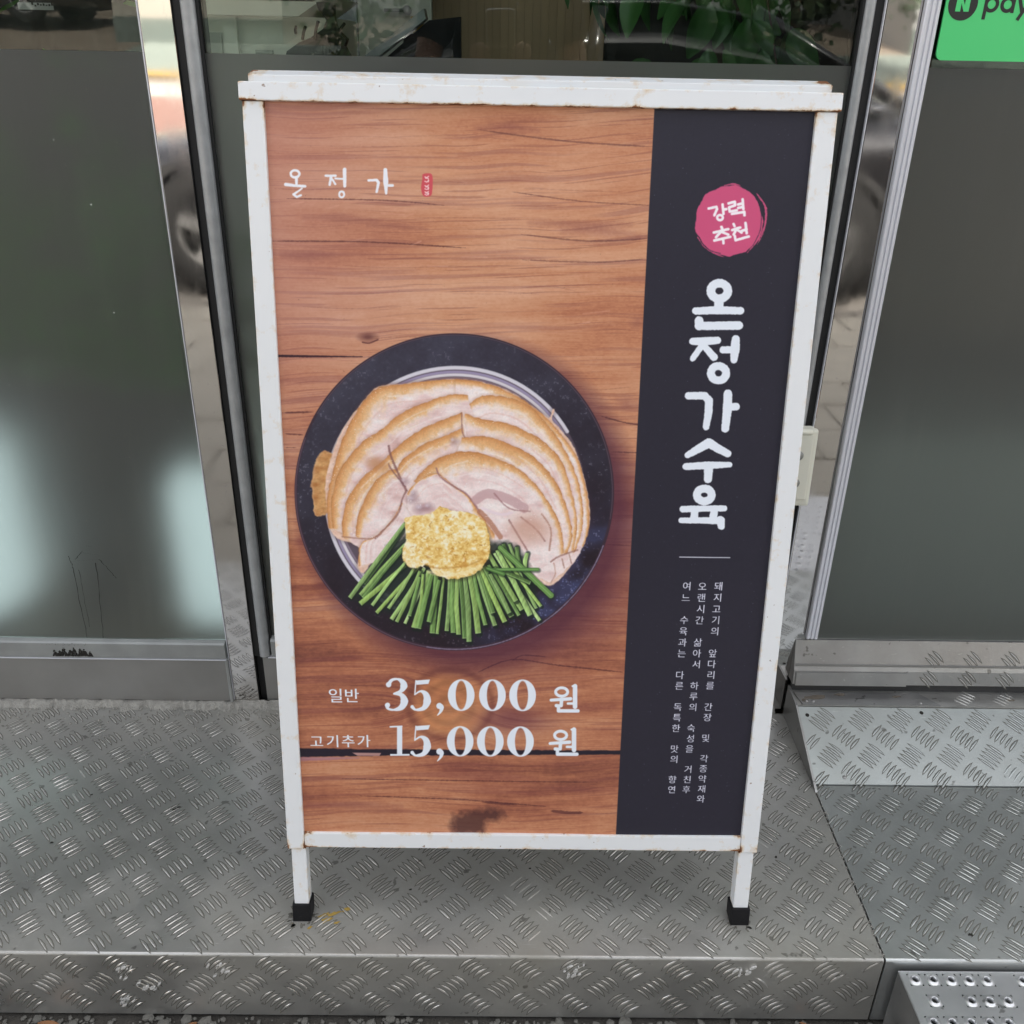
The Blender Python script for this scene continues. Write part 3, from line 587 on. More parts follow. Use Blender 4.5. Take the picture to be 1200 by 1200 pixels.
# --- prices
def B6(p): return (340+p[0]/3.243, 770+p[1]/3.243)
def zero(cx, y0, y1):
    cy = (y0+y1)/2; ry = (y1-y0)/2
    def keep(f): return f
    sl = region(*B6((cx-55, y0-5)), *B6((cx+55, y1+5))); X = AX[sl]; Y = AY[sl]; c = B6((cx, cy)); s = 3.243
    o = (np.hypot((X-c[0])/(51/s), (Y-c[1])/(ry/s))-1)*(51/s); i = (np.hypot((X-c[0])/(21/s), (Y-c[1])/((ry-6)/s))-1)*(21/s)
    comp(sl, np.clip(0.5-np.maximum(o, -i)/0.8, 0, 1), W)
def ds(pts, r): stroke(smooth_pts([B6(p) for p in pts], 5), [q/3.243 for q in np.interp(np.linspace(0, len(r)-1, 5*(len(pts)-1)+1), range(len(r)), r)], W, 1, 0.4)
def five(x, y):
    poly([B6(p) for p in [(x+24, y+3), (x+78, y-1), (x+72, y+16), (x+26, y+20)]], W, 1, 0.4)
    ds([(x+24, y+4), (x+20, y+56)], [2.5, 2.5]); ds([(x+20, y+57), (x+42, y+44), (x+62, y+56), (x+67, y+82), (x+54, y+108), (x+24, y+115), (x+10, y+104)], [2.5, 4, 11, 15, 9, 4, 7])
def comma(x, y): ds([(x, y), (x+8, y+6), (x+4, y+22), (x-8, y+36)], [12, 9, 5, 1.5])
ds([(372, 112), (384, 96), (406, 92), (424, 102), (430, 118), (418, 138), (392, 147)], [8, 6, 4, 10, 14, 7, 3]); ell(*B6((372, 113)), 3.2, 3.2, W)
ds([(392, 148), (420, 152), (432, 176), (420, 200), (392, 209), (370, 204), (366, 192)], [3, 8, 15, 11, 4, 5, 8]); ell(*B6((368, 191)), 3.0, 3.0, W)
five(452, 94); comma(566, 194)
for cx in (649, 768, 883): zero(cx, 92, 213)
poly([B6(p) for p in [(404, 274), (424, 270), (424, 378), (404, 378)]], W, 1, 0.4); poly([B6(p) for p in [(376, 271), (424, 269), (424, 275), (376, 277)]], W, 1, 0.4); poly([B6(p) for p in [(378, 377), (452, 377), (452, 384), (378, 384)]], W, 1, 0.4)
five(452, 268); comma(566, 368)
for cx in (645, 760, 875): zero(cx, 271, 387)
def won(dx, dy):
    q = lambda l: [B6((a+dx, b+dy)) for a, b in l]
    stroke(q(circ(1032, 140, 23, 16)), 1.75, W, 1, 0.4, closed=True)
    stroke(q([(992, 171), (1066, 166)]), [1.8, 2.1], W, 1, 0.4); stroke(q([(1032, 168), (1030, 192)]), 2.1, W, 1, 0.4)
    stroke(q([(1056, 184), (1080, 184)]), 1.5, W, 1, 0.4); stroke(q([(1083, 118), (1083, 196)]), 2.7, W, 1, 0.4); stroke(q([(1074, 118), (1083, 117)]), 1.3, W, 1, 0.4)
    stroke(q([(1012, 192), (1020, 193), (1020, 212), (1094, 212)]), 2.1, W, 1, 0.4)
won(0, 0); won(-4, 165)
# --- set type: glyph outlines from the built-in font, filled into the image
def glyph(ch, cx, cy, size, col, weight=0.0):
    """cx, cy drawing units of the glyph centre; size in poster metres"""
    x, v = print_to_poster(cx, cy)
    c = bpy.data.curves.new('glyph', 'FONT'); c.body = ch; c.size = 1.0; c.resolution_u = 3
    o = bpy.data.objects.new('glyph', c); COL.objects.link(o); me = o.to_mesh()
    vs = np.array([p.co[:2] for p in me.vertices]); me.calc_loop_triangles(); tr = [tuple(t_.vertices) for t_ in me.loop_triangles]
    o.to_mesh_clear(); bpy.data.objects.remove(o); bpy.data.curves.remove(c)
    if len(vs) == 0: return
    lo, hi = vs.min(0), vs.max(0); mid = (lo+hi)/2; sc = size
    P = np.stack([((vs[:, 0]-mid[0])*sc+x-PX0)*RES, ((vs[:, 1]-mid[1])*sc+v-PV0)*RES], 1)
    i0, j0 = np.floor(P.min(0)).astype(int)-2; i1, j1 = np.ceil(P.max(0)).astype(int)+3
    k = 3; A = np.zeros(((j1-j0)*k, (i1-i0)*k), bool)
    yy, xx = np.mgrid[0:A.shape[0], 0:A.shape[1]]; xx = (xx+.5)/k+i0; yy = (yy+.5)/k+j0
    for a, b, d in tr:
        p, q, r = P[a], P[b], P[d]
        xa, xb = int((min(p[0], q[0], r[0])-i0)*k)-1, int((max(p[0], q[0], r[0])-i0)*k)+2; ya, yb = int((min(p[1], q[1], r[1])-j0)*k)-1, int((max(p[1], q[1], r[1])-j0)*k)+2
        s_ = (slice(max(ya, 0), yb), slice(max(xa, 0), xb)); X = xx[s_]; Y = yy[s_]
        e1 = (q[0]-p[0])*(Y-p[1])-(q[1]-p[1])*(X-p[0]); e2 = (r[0]-q[0])*(Y-q[1])-(r[1]-q[1])*(X-q[0]); e3 = (p[0]-r[0])*(Y-r[1])-(p[1]-r[1])*(X-r[0])
        A[s_] |= ((e1 >= 0) & (e2 >= 0) & (e3 >= 0)) | ((e1 <= 0) & (e2 <= 0) & (e3 <= 0))
    if weight:
        B = A.copy()
        for s in range(1, int(weight)+1): B[:, s:] |= A[:, :-s]
        A = B
    cov = A.reshape(j1-j0, k, i1-i0, k).mean((1, 3)).astype(np.float32)
    comp((slice(j0, j1), slice(i0, i1)), cov, col)
for txt, a, b in (('돼지고기의 앞다리를 간장 및 각종약재와', (842.4, 688.8), (821.8, 939)), ('오랜시간 삶아서 하루의 숙성을 거친후', (823.6, 688.8), (804.8, 928)), ('여느 수육과는 다른 독특한 맛의 향연', (805.2, 688.8), (787.5, 928))):
    pa, pb = print_to_poster(*a), print_to_poster(*b); n = len(txt)-1
    for i, chh in enumerate(txt):
        if chh == ' ': continue
        q = poster_to_print(pa[0]+(pb[0]-pa[0])*i/n, pa[1]+(pb[1]-pa[1])*i/n)
        glyph(chh, q[0], q[1], 0.0122, (222, 222, 236), 1)
for txt, x0, x1, y, s in (('일반', 392, 411.5, 817.5, 0.0215), ('고기추가', 370, 425.5, 871, 0.0195)):
    for i, chh in enumerate(txt): glyph(chh, x0+(x1-x0)*i/(len(txt)-1), y, s, W, 3)
stroke([(797, 654.6), (856, 655.2)], 0.55, (214, 214, 226), 0.95, 0.35)
# edges of the sheet stay in the frame's rebate
np.clip(IMG, 0, 1, out=IMG)
img = bpy.data.images.new('printed sheet', IW, IH, alpha=False)
buf = np.ones((IH, IW, 4), np.float32); buf[..., :3] = IMG; img.pixels.foreach_set(buf.ravel()); img.update(); img.pack()
del buf, AX, AY

# ------------------------------------------------------------------ environment: ground, pavement, street, far side
def zg(y):      # the street climbs away from the shop behind the photographer
    return -0.122 if y > -4.4 else -0.122+0.125*(-4.4-y)
def sheet(name, x0, x1, ys, dz, mat, nx=8):
    b = MB(); xs = np.linspace(x0, x1, nx+1); ys = list(ys)
    vs = [(x, y, zg(y)+dz) for y in ys for x in xs]; n = nx+1
    fs = [(j*n+i, j*n+i+1, (j+1)*n+i+1, (j+1)*n+i) for j in range(len(ys)-1) for i in range(nx)]
    b.add(vs, fs); o = b.build(name, mat); return meta(o, kind='structure')
def asphalt():
    t = NT('sunlit grey asphalt'); v = t.coord(); n = t.noise(v, 0.7, 5); f = t.noise(v, 120, 3, 0.7)
    t.col(t.mix(f, t.mix(n, (0.10, 0.095, 0.085), (0.15, 0.14, 0.125)), (0.19, 0.175, 0.16))).set(Roughness=0.85); t.bump(f, 0.5, 0.01); return t.m
def earthy():
    t = NT('dry brown earth'); v = t.coord(); n = t.noise(v, 1.4, 6, 0.65); f = t.noise(v, 30, 5, 0.7)
    t.col(t.mix(f, t.mix(n, (0.17, 0.13, 0.10), (0.30, 0.25, 0.19)), (0.22, 0.18, 0.14))).set(Roughness=0.95); t.bump(f, 0.8, 0.03); return t.m
M['asphalt'] = asphalt(); M['earth'] = earthy()
M['redpave'] = simple('red painted paving', (0.24, 0.14, 0.115), 0.85, 0, 0.2, 3, 0.2)
M['paint'] = simple('white road paint', (0.42, 0.41, 0.37), 0.7, 0, 0.1, 8)
M['yellow'] = simple('yellow road paint', (0.42, 0.27, 0.07), 0.7, 0, 0.15, 8)
M['gutter'] = simple('dark damp gutter dirt', (0.055, 0.050, 0.042), 0.95, 0, 0.6, 60, 1.0)
M['tile'] = simple('pale concrete paving', (0.33, 0.31, 0.265), 0.85, 0, 0.16, 14, 0.3)
M['stone'] = simple('grey gravel', (0.13, 0.125, 0.11), 0.9, 0, 0.5, 25, 0.5)
far = [-4.4, -8, -12, -20]
FLAT = -18.0
def zg(y):
    if y > -4.4: return -0.122
    return -0.122+0.125*(-4.4-max(y, FLAT))
sheet('ground', -90, 90, [14, 3, 0, -2.05, -4.4, -8, -12, FLAT, -40, -140], -0.03, M['earth'])
sheet('pavement', -9, 9, [0.70, 0.1, -0.4, -2.0], -0.012, M['gutter'], 4)
sheet('road', -60, 60, [-2.05, -4.4, -8, -10.2], -0.02, M['asphalt'], 6)
sheet('red_pavement', -60, 60, [-6.2, -9.2], -0.010, M['redpave'], 6)
for a, b_ in ((-9.8, -10.1), (-3.9, -4.02)): sheet('white_line', -60, 60, [a, b_], -0.008, M['paint'], 6)
sheet('white_line', -60, 60, [-9.2, -9.75], -0.006, M['paint'], 6)
sheet('yellow_line', -60, 60, [-10.6, -10.95], -0.006, M['yellow'], 6)
sheet('far_pavement', -5.6, 20, [-11.0, -13.6], -0.01, simple('pale grey green kerb', (0.20, 0.235, 0.205), 0.8, 0, 0.2, 2), 4)
# paving blocks in front of the shop, joints recessed, one joined relief
b = MB(); r = random.Random(4)
for i in range(-9, 11):
    for j in range(10):
        x = i*0.302+(0.151 if j % 2 else 0); y1 = 0.695-j*0.262; h = r.uniform(-0.003, 0.003)
        b.box(x+0.004, x+0.298, y1-0.256, y1, -0.16, -0.115+h, b=0.004)
pv = b.build('paving_block', M['tile']); meta(pv, kind='stuff'); pv.parent = bpy.data.objects['pavement']
sheet('gutter', -9, 9, [0.90, 0.78, 0.70], -0.004, M['gutter'], 20)
# gravel and crumbs against the foot of the platform
b = MB(); r = random.Random(12)
def pebble(b, x, y, z, s, r):
    bm = bmesh.new(); bmesh.ops.create_icosphere(bm, subdivisions=1, radius=s)
    k = (r.uniform(.7, 1.3), r.uniform(.6, 1.2), r.uniform(.4, .8)); a = r.uniform(0, 6.28)
    vs = []
    for v in bm.verts:
        p = Vector((v.co.x*k[0], v.co.y*k[1], v.co.z*k[2]))*r.uniform(.85, 1.15); p.rotate(Matrix.Rotation(a, 3, 'Z')); vs.append((x+p.x, y+p.y, z+p.z))
    fs = [tuple(v.index for v in f.verts) for f in bm.faces]; bm.free(); b.add(vs, fs)
for i in range(3200):
    s = r.uniform(.0012, .0045) if r.random() < .93 else r.uniform(.006, .011)
    pebble(b, r.uniform(-1.2, .62), .8405-r.uniform(.002, .1)**1.0, -0.124+s*.3, s, r)
g = b.build('gravel', M['stone']); meta(g, 'loose grey gravel and grit lying along the foot of the metal platform', 'gravel', kind='stuff')
def leafmesh(name, L, Wd, curl, fold, mat, seed=0):
    r = random.Random(seed); vs = []; fs = []; n = 7
    for i in range(n+1):
        t = i/n; wd = Wd*0.5*math.sin(math.pi*min(1, t*0.96+0.02))**0.75*(1-0.25*t)
        z = curl*(t*t)*L; y = L*t
        for s in (-1, -0.5, 0, 0.5, 1): vs.append((wd*s, y, z+abs(s)*fold*wd+0.02*wd*r.uniform(-1, 1)))
    for i in range(n):
        for k in range(4): fs.append((i*5+k, i*5+k+1, i*5+k+6, i*5+k+5))
    b = MB(); b.add(vs, fs, True)
    me = b.build(name, mat); d = me.data; bpy.data.objects.remove(me); return d
M['dryleaf'] = simple('dry orange brown leaf', (0.22, 0.10, 0.04), 0.7, 0, 0.4, 60, 0.4)
for i, (x, y, a, s, lb) in enumerate(((-.578, .818, 0.5, 1.0, 'curled dry orange leaf lying in the gutter near the left end of the platform'), (-.665, .826, 2.0, .5, 'small brown leaf scrap at the far left foot of the platform'), (-.40, .828, 1.2, .5, 'small dry leaf scrap by the platform foot left of the signboard'), (0.432, .826, 0.2, .55, 'narrow dry leaf at the platform foot right of the signboard'))):
    o = bpy.data.objects.new('dry_leaf', leafmesh('dry_leaf', .030, .018, .35, .5, M['dryleaf'], i)); o.location = (x, y, -.117); o.rotation_euler = (0.05, .25, a+1.2); o.scale = (s, s, s); link(o); meta(o, lb, 'leaf', 'dry leaves in the gutter')

# ------------------------------------------------------------------ chequer plate relief
P_ = 0.0672
GR = MB()
def bars(b, inside, org, M4, x0, x1, y0, y1, swap=False, arc=0.0012, h=0.0019, rot=0.0):
    """five-bar tread pattern: groups at +45 and -45 degrees on a chequered lattice, mapped by M4"""
    r = random.Random(2); h0 = h
    ca, sa = math.cos(rot), math.sin(rot)
    def grp(cx, cy, sg):
        for k in range(5):
            o = (k-2)*0.0086
            a = math.radians(45*sg)+rot; ux, uy = math.cos(a), math.sin(a); nx, ny = -uy, ux
            sx, sy = cx+nx*o*1.0, cy+ny*o*1.0
            L = 0.0160*r.uniform(.93, 1.05); wd = 0.0020*r.uniform(.8, 1.12); h = h0*r.uniform(.7, 1.1)
            if not inside(sx, sy): continue
            pts = []
            ring = [(-1, 0), (-.55, -.8), (0, -1), (.55, -.8), (1, 0), (.55, .8), (0, 1), (-.55, .8)]
            def W3(t, s, z):
                y_ = s*wd + arc*(1-t*t)
                return (sx+ux*t*L+nx*y_, sy+uy*t*L+ny*y_, z)
            pts = [W3(t, s, -0.0003) for t, s in ring] + [W3(-.5, 0, h*.85), W3(0, 0, h), W3(.5, 0, h*.85)]
            pts = [tuple(M4 @ Vector(p)) for p in pts]
            wear = math.sin(sx*9.1+1.3)*math.sin(sy*11.7+sx*4.1)+.35*math.sin(sx*31+sy*17)
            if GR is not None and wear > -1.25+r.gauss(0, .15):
                GR.add([tuple(M4 @ Vector(W3(t*1.07, s*1.42, 0.00025))) for t, s in ring], [tuple(range(8))])  # flat dark outline laid round each bar
            b.add(pts, [(0, 1, 8), (1, 2, 9, 8), (2, 3, 10, 9), (3, 4, 10), (4, 5, 10), (5, 6, 9, 10), (6, 7, 8, 9), (7, 0, 8)], True)
    R = int(max(x1-x0, y1-y0)/P_)+3
    cx0, cy0 = (x0+x1)/2, (y0+y1)/2
    ix, iy = round((cx0-org[0])/P_), round((cy0-org[1])/P_)
    for i in range(ix-R, ix+R+1):
        for j in range(iy-R, iy+R+1):
            for q in (0, 1):
                dx, dy = (i+.5*q)*P_, (j+.5*q)*P_
                x, y = org[0]+dx*ca-dy*sa, org[1]+dx*sa+dy*ca
                if x0-.03 < x < x1+.03 and y0-.03 < y < y1+.03: grp(x, y, (1 if q == 0 else -1)*(-1 if swap else 1))
I4 = Matrix.Identity(4)
YF, YB, XS = 0.8417, 1.352, 0.5165      # platform front, foot of the shopfront, seam
def xs_(y): return 0.5165+0.004*(y-1.0)
plat = empty('chequer_plate_platform', (-0.4, 1.09, -0.12), 'long worn chequer plate platform the signboard stands on, folded down at its front', 'platform')
off = Vector(plat.location)
def sub(b, name, mat, parent, **k):      # build in world coordinates under an Empty
    b.v = [tuple(Vector(p)-Vector(parent.location)) for p in b.v]; return b.build(name, mat, parent, **k)
# top and front folded from one sheet with a rounded nose
RN = 0.004; prof = [(YB, -0.002), (YB, 0.0)] + [(YF+RN-RN*math.sin(a), -RN+RN*math.cos(a)) for a in [i*math.pi/2/6 for i in range(7)]] + [(YF, -0.119), (YF+0.003, -0.119)] + [(YF+0.003, -RN), (YF+RN, -0.003), (YB, -0.003)]
prof = [(y, z) for y, z in prof]
b = MB(); b.prism(prof[1:-1]+[(YB, -0.003)], -1.45, XS-0.0014, 'x'); top = sub(b, 'folded_sheet', M['plate'], plat)
b = MB(); bars(b, lambda x, y: YF+0.006 < y < YB-.012 and -1.44 < x < XS-.006, (-0.6295, 0.9545), I4, -1.44, XS, YF, YB)
meta(sub(b, 'tread_relief', M['tread'], plat, recalc=False), kind='stuff')
MF = Matrix(((1, 0, 0, 0), (0, 0, -1, YF), (0, 1, 0, 0), (0, 0, 0, 1)))
b = MB(); bars(b, lambda x, y: -0.112 < y < -0.006 and -1.44 < x < XS-.012, (-0.6285, -0.0248), MF, -1.44, XS, -.12, 0, arc=0.0030, h=0.0026)
meta(sub(b, 'front_tread_relief', M['front_tread'], plat, recalc=False), kind='stuff')
b = MB(); b.box(-1.45, XS-.004, 1.30, 1.34, -.12, -.004); b.box(XS-.02, XS-.0045, YF+.004, 1.34, -.119, -.004); sub(b, 'support_frame', M['darkgap'], plat)
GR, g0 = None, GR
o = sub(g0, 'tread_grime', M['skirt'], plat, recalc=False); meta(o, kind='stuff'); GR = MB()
# right hand plate
rp = empty('chequer_plate_landing', (0.9, 1.09, -0.12), 'cleaner chequer plate landing right of the long seam, in front of the ramp', 'platform')
b = MB(); b.prism(prof[1:-1]+[(YB, -0.003)], XS+0.0014, 1.75, 'x'); sub(b, 'folded_sheet', M['plate_new'], rp)
b = MB(); bars(b, lambda x, y: YF+.008 < y < 1.166 and XS+.008 < x < 1.74, (0.5585+.0672, 0.9915-.0336+.0336), I4, XS, 1.75, YF, 1.18, swap=True)
meta(sub(b, 'tread_relief', M['plate_new'], rp, recalc=False), kind='stuff')
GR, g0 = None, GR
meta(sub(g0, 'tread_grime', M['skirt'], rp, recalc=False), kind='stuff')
b = MB(); b.box(XS+.005, 1.74, 1.26, 1.34, -.12, -.004); sub(b, 'support_frame', M['darkgap'], rp)
# stains of yellow paint and black spots on the plates
M['ypaint'] = simple('yellow paint smear', (0.36, 0.24, 0.05), 0.7, 0, 0.3, 80)
def blot(b, x, y, z, rx, ry, a, r, n=14):
    vs = [(x, y, z)]; 
    for k in range(n):
        t = 6.2832*k/n; q = r.uniform(.55, 1.2); u, v_ = rx*q*math.cos(t), ry*q*math.sin(t); vs.append((x+u*math.cos(a)-v_*math.sin(a), y+u*math.sin(a)+v_*math.cos(a), z))
    b.add(vs, [(0, k+1, (k+1) % n+1) for k in range(n)])
r = random.Random(8)
b = MB()
for x, y, rx, ry in ((-.235, .905, .009, .003), (-.229, .898, .010, .004), (-.205, .915, .008, .003), (-.25, .885, .004, .002), (-.222, .907, .012, .003), (-.215, .893, .005, .002)): blot(b, x, y, .0005, rx, ry, .5, r)
meta(sub(b, 'yellow_paint_smear', M['ypaint'], plat), kind='stuff')
b = MB()
for fx_ in (-.2632, .3362):       # damp dirt caught round the rubber feet
    for k in range(26):
        a_ = r.uniform(0, 6.28); blot(b, fx_+.017*math.cos(a_)*r.uniform(.7, 1.15), .902+.017*math.sin(a_)*r.uniform(.7, 1.15), .00045, r.uniform(.0015, .005), r.uniform(.001, .003), a_, r)
meta(sub(b, 'dirt_by_feet', M['skirt'], plat), kind='stuff')
b = MB()
for x, y, s in ((.416, 1.016, .0028), (.33, 1.15, .002), (-.66, 1.03, .003), (-.50, 1.10, .004), (-.495, 1.105, .003), (-.12, .95, .0022), (-.64, 1.13, .0025), (-.38, 1.2, .002), (.05, .99, .0018)): blot(b, x, y, .0006, s, s*.8, .3, r)
meta(sub(b, 'black_spots', M['grime'], plat), kind='stuff')
b = MB()
for x, y, s in ((.648, .883, .0042), (.74, .93, .002), (.60, 1.09, .0015)): blot(b, x, y, .0006, s, s*.7, .1, r)
meta(sub(b, 'black_spots', M['grime'], rp), kind='stuff')
b = MB(); r = random.Random(77)
for i in range(330):
    y = r.uniform(YF+.004, 1.30); s = r.uniform(.0004, .0014); pebble(b, xs_(y)-.0005*(y > 0)+r.gauss(0, .0022), y, s*.3, s, r)
meta(sub(b, 'seam_dirt', M['cement'], plat), kind='stuff')
# cement seal along the foot of the shopfront
b = MB(); r = random.Random(3); n = 260; vs = []; fs = []
for i in range(n+1):
    x = -1.4+1.9*i/n; q = r.uniform(-.004, .004)
    for y, z in ((1.3595, .010+q*.6), (1.354+q, .0085+q*.5), (1.349+q*1.2, .004+r.uniform(-.002, .002)), (1.343+q*1.6+r.uniform(-.004, .003), .0003)): vs.append((x, y, z))
for i in range(n):
    for k in range(3): fs.append((i*4+k, i*4+k+1, (i+1)*4+k+1, (i+1)*4+k))
b.add(vs, fs)
for i in range(1100):
    s = r.uniform(.0005, .0026); pebble(b, r.uniform(-1.0, .45), 1.348-abs(r.gauss(0, .022))*r.choice((.5, 1, 1.6)), s*.3, s, r)
cs = b.build('cement_seal', M['cement'], None, origin=(-.4, 1.35, 0)); meta(cs, 'crumbling grey cement seal along the foot of the shopfront left of the ramp', 'cement seal')

GR = MB()
# ------------------------------------------------------------------ ramp, threshold and punched step on the right
ramp = empty('chequer_plate_ramp', (0.95, 1.23, 0), 'pale new chequer plate ramp rising to the right hand door', 'ramp')
A, B_ = Vector((0.5196, 1.168, 0.004)), Vector((0.5196, 1.300, 0.057))
ux = Vector((1, 0, 0)); uy = (B_-A).normalized(); un = ux.cross(uy)
MR = Matrix(((ux.x, uy.x, un.x, A.x), (ux.y, uy.y, un.y, A.y), (ux.z, uy.z, un.z, A.z), (0, 0, 0, 1))); LR = (B_-A).length
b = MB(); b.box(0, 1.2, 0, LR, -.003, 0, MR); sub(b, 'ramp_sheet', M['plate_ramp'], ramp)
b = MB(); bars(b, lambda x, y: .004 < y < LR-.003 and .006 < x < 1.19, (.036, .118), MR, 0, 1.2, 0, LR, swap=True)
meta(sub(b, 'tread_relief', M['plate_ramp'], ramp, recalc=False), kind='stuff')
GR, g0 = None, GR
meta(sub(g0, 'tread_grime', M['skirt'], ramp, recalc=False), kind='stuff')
b = MB(); b.prism([(1.152, .0006), (1.310, .0006), (1.352, .0006), (1.352, .064), (1.300, .060), (1.156, .003)], 0.5150, 0.5186, 'x'); sub(b, 'side_plate', M['steel'], ramp)
for px_, py_ in ((.0125, .126), (.050, .012), (.212, .133), (.62, .128)):
    c = MR @ Vector((px_, py_, 0.0)); b = MB(); b.lathe([(0.0, .0016), (.0024, .0014), (.0034, .0003), (.0036, -.001)], 12); b.v = [tuple((MR.to_3x3() @ Vector(p))+c) for p in b.v]; sub(b, 'screw', M['grime' if px_ != .050 else 'steel'], ramp)
th = empty('door_threshold', (0.9, 1.33, 0.057), 'stained steel threshold plates between the ramp and the right hand glass', 'threshold')
b = MB(); b.box(.5190, 1.72, 1.3015, 1.345, .056, .0590); sub(b, 'lower_chequer_strip', M['plate'], th)
b = MB(); bars(b, lambda x, y: 1.306 < y < 1.342 and x > .80, (.82, 1.325), Matrix.Translation((0, 0, .059)), .8, 1.72, 1.3, 1.345, swap=True); meta(sub(b, 'lower_tread_relief', M['tread'], th, recalc=False), kind='stuff')
b = MB(); b.prism([(.528, 1.3025), (.768, 1.3025), (.742, 1.336), (.521, 1.336)], .0592, .0612, 'z'); sub(b, 'patch_plate', M['steel'], th)
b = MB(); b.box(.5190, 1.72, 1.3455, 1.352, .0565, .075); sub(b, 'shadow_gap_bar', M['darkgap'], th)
GR = MB()
# upper stage: rises and slopes back to the glass
up_prof = [(1.3365, .078), (1.3400, .104), (1.3440, .113), (1.3580, .156), (1.3630, .158), (1.3630, .076)]
b = MB(); b.prism(up_prof, .5165, 1.72, 'x'); sub(b, 'upper_sill_plate', M['steel'], th)
uyu = (Vector((0, 1.3400, .104))-Vector((0, 1.3365, .078))).normalized(); unu = ux.cross(uyu)
MU = Matrix(((1, uyu.x, unu.x, 0), (0, uyu.y, unu.y, 1.3365), (0, uyu.z, unu.z, .078), (0, 0, 0, 1)))
b = MB(); bars(b, lambda x, y: .003 < y < .024 and x > .73, (.755, .012), MU, .70, 1.72, 0, .026, swap=True); meta(sub(b, 'upper_tread_relief', M['steel'], th, recalc=False), kind='stuff')
uy2 = (Vector((0, 1.3580, .156))-Vector((0, 1.3440, .113))).normalized(); un2 = ux.cross(uy2)
MU2 = Matrix(((1, uy2.x, un2.x, 0), (0, uy2.y, un2.y, 1.3440), (0, uy2.z, un2.z, .113), (0, 0, 0, 1)))
b = MB(); bars(b, lambda x, y: .004 < y < .026 and x > .70, (.755, .006), MU2, .68, 1.72, 0, .045, swap=True, h=.0012); meta(sub(b, 'sill_tread_relief', M['steel'], th, recalc=False), kind='stuff')
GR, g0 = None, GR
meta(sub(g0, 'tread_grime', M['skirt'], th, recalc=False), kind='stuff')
b = MB(); b.box(.5205, .716, -.003, .0225, .0004, .0020, Matrix(((1, 0, 0, 0), (0, uyu.y, unu.y, 1.3365), (0, uyu.z, unu.z, .0795), (0, 0, 0, 1)))); sub(b, 'patch_plate', M['steel'], th)
b = MB(); b.box(.519, 1.72, 1.3420, 1.3462, .1122, .1158); sub(b, 'sill_edge_strip', M['panel'], th)
# punched steel step
st = empty('punched_steel_step', (0.9, 0.63, -.122), 'separate galvanised step with punched round holes in front of the landing', 'step')
bm = bmesh.new(); X0, X1, Y0, Y1, ZT = .5335, 1.42, .42, .8350, -.012
bmS = MB(); bmS.box(X0, X1, Y0, Y0+.003, -.121, ZT-.003); bmS.box(X0, X0+.003, Y0+.003, Y1, -.121, ZT-.0032); bmS.box(X1-.003, X1, Y0+.003, Y1, -.121, ZT-.0032); sub(bmS, 'side_skirt', M['steel'], st)
bm.free()
M['galv'] = chequer('galvanised sheet', (0.64, 0.65, 0.66), (0.78, 0.79, 0.80), (0.44, 0.43, 0.41), 0.34, 0.25)
holes = []
for j in range(14):
    for i in range(40):
        x = X0+.0175+i*.0236 if j % 2 == 0 else X0+.031+i*.0236*1.0; y = Y1-.0125-j*.0300
        if j % 2 == 1 and i % 4 in (1, 2) and not (i % 4 == 2): continue
        if j % 2 == 0 and i % 8 == 5: continue
        if x < X1-.015 and y > Y0+.015: holes.append((x, y))
def sheet_with_holes(b, x0, x1, y0, y1, z, hs, rh=.0042, ro=.0088, n=12):
    xs = sorted({x0, x1} | {round(c, 5) for h in hs for c in (h[0]-ro, h[0]+ro)}); 
    for yr in sorted({round(h[1], 5) for h in hs}):
        pass
    rows = sorted({round(h[1], 5) for h in hs}); ycur = y0
    for yr in rows:
        b.add([(x0, ycur, z), (x1, ycur, z), (x1, yr-ro, z), (x0, yr-ro, z)], [(0, 1, 2, 3)]); xc = x0
        for h in sorted(q for q in hs if abs(q[1]-yr) < 1e-4):
            b.add([(xc, yr-ro, z), (h[0]-ro, yr-ro, z), (h[0]-ro, yr+ro, z), (xc, yr+ro, z)], [(0, 1, 2, 3)]); xc = h[0]+ro
            vs = []; fs = []
            m = 16
            for k in range(m):
                t = 6.2832*(k+.5)/m; c, s = math.cos(t), math.sin(t); q = ro/max(abs(c), abs(s)); vs.append((h[0]+c*q, h[1]+s*q, z))
            for rr_, zz in ((.0080, 0), (.0062, .0016), (.0048, .0022), (.0042, .0018), (.0040, -.004)):
                for k in range(m):
                    t = 6.2832*(k+.5)/m; vs.append((h[0]+rr_*math.cos(t), h[1]+rr_*math.sin(t), z+zz))
            for q in range(5):
                for k in range(m): fs.append((q*m+k, q*m+(k+1) % m, (q+1)*m+(k+1) % m, (q+1)*m+k))
            b.add(vs, fs, True)
        b.add([(xc, yr-ro, z), (x1, yr-ro, z), (x1, yr+ro, z), (xc, yr+ro, z)], [(0, 1, 2, 3)]); ycur = yr+ro
    b.add([(x0, ycur, z), (x1, ycur, z), (x1, y1, z), (x0, y1, z)], [(0, 1, 2, 3)])
b = MB(); sheet_with_holes(b, X0, X1, Y0, Y1, ZT, holes); sub(b, 'punched_top', M['galv'], st, recalc=False)
b = MB(); b.tube([(X0+.001, Y0, ZT-.0012), (X0+.001, Y1, ZT-.0012)], .0014, 8); b.tube([(X0, Y1, ZT-.0012), (X1, Y1, ZT-.0012)], .0014, 8); sub(b, 'folded_edge', M['galv'], st)
b = MB(); b.box(X0+.006, X1-.006, Y0+.006, Y1-.004, -.12, -.10); sub(b, 'inner_tray', M['darkgap'], st)

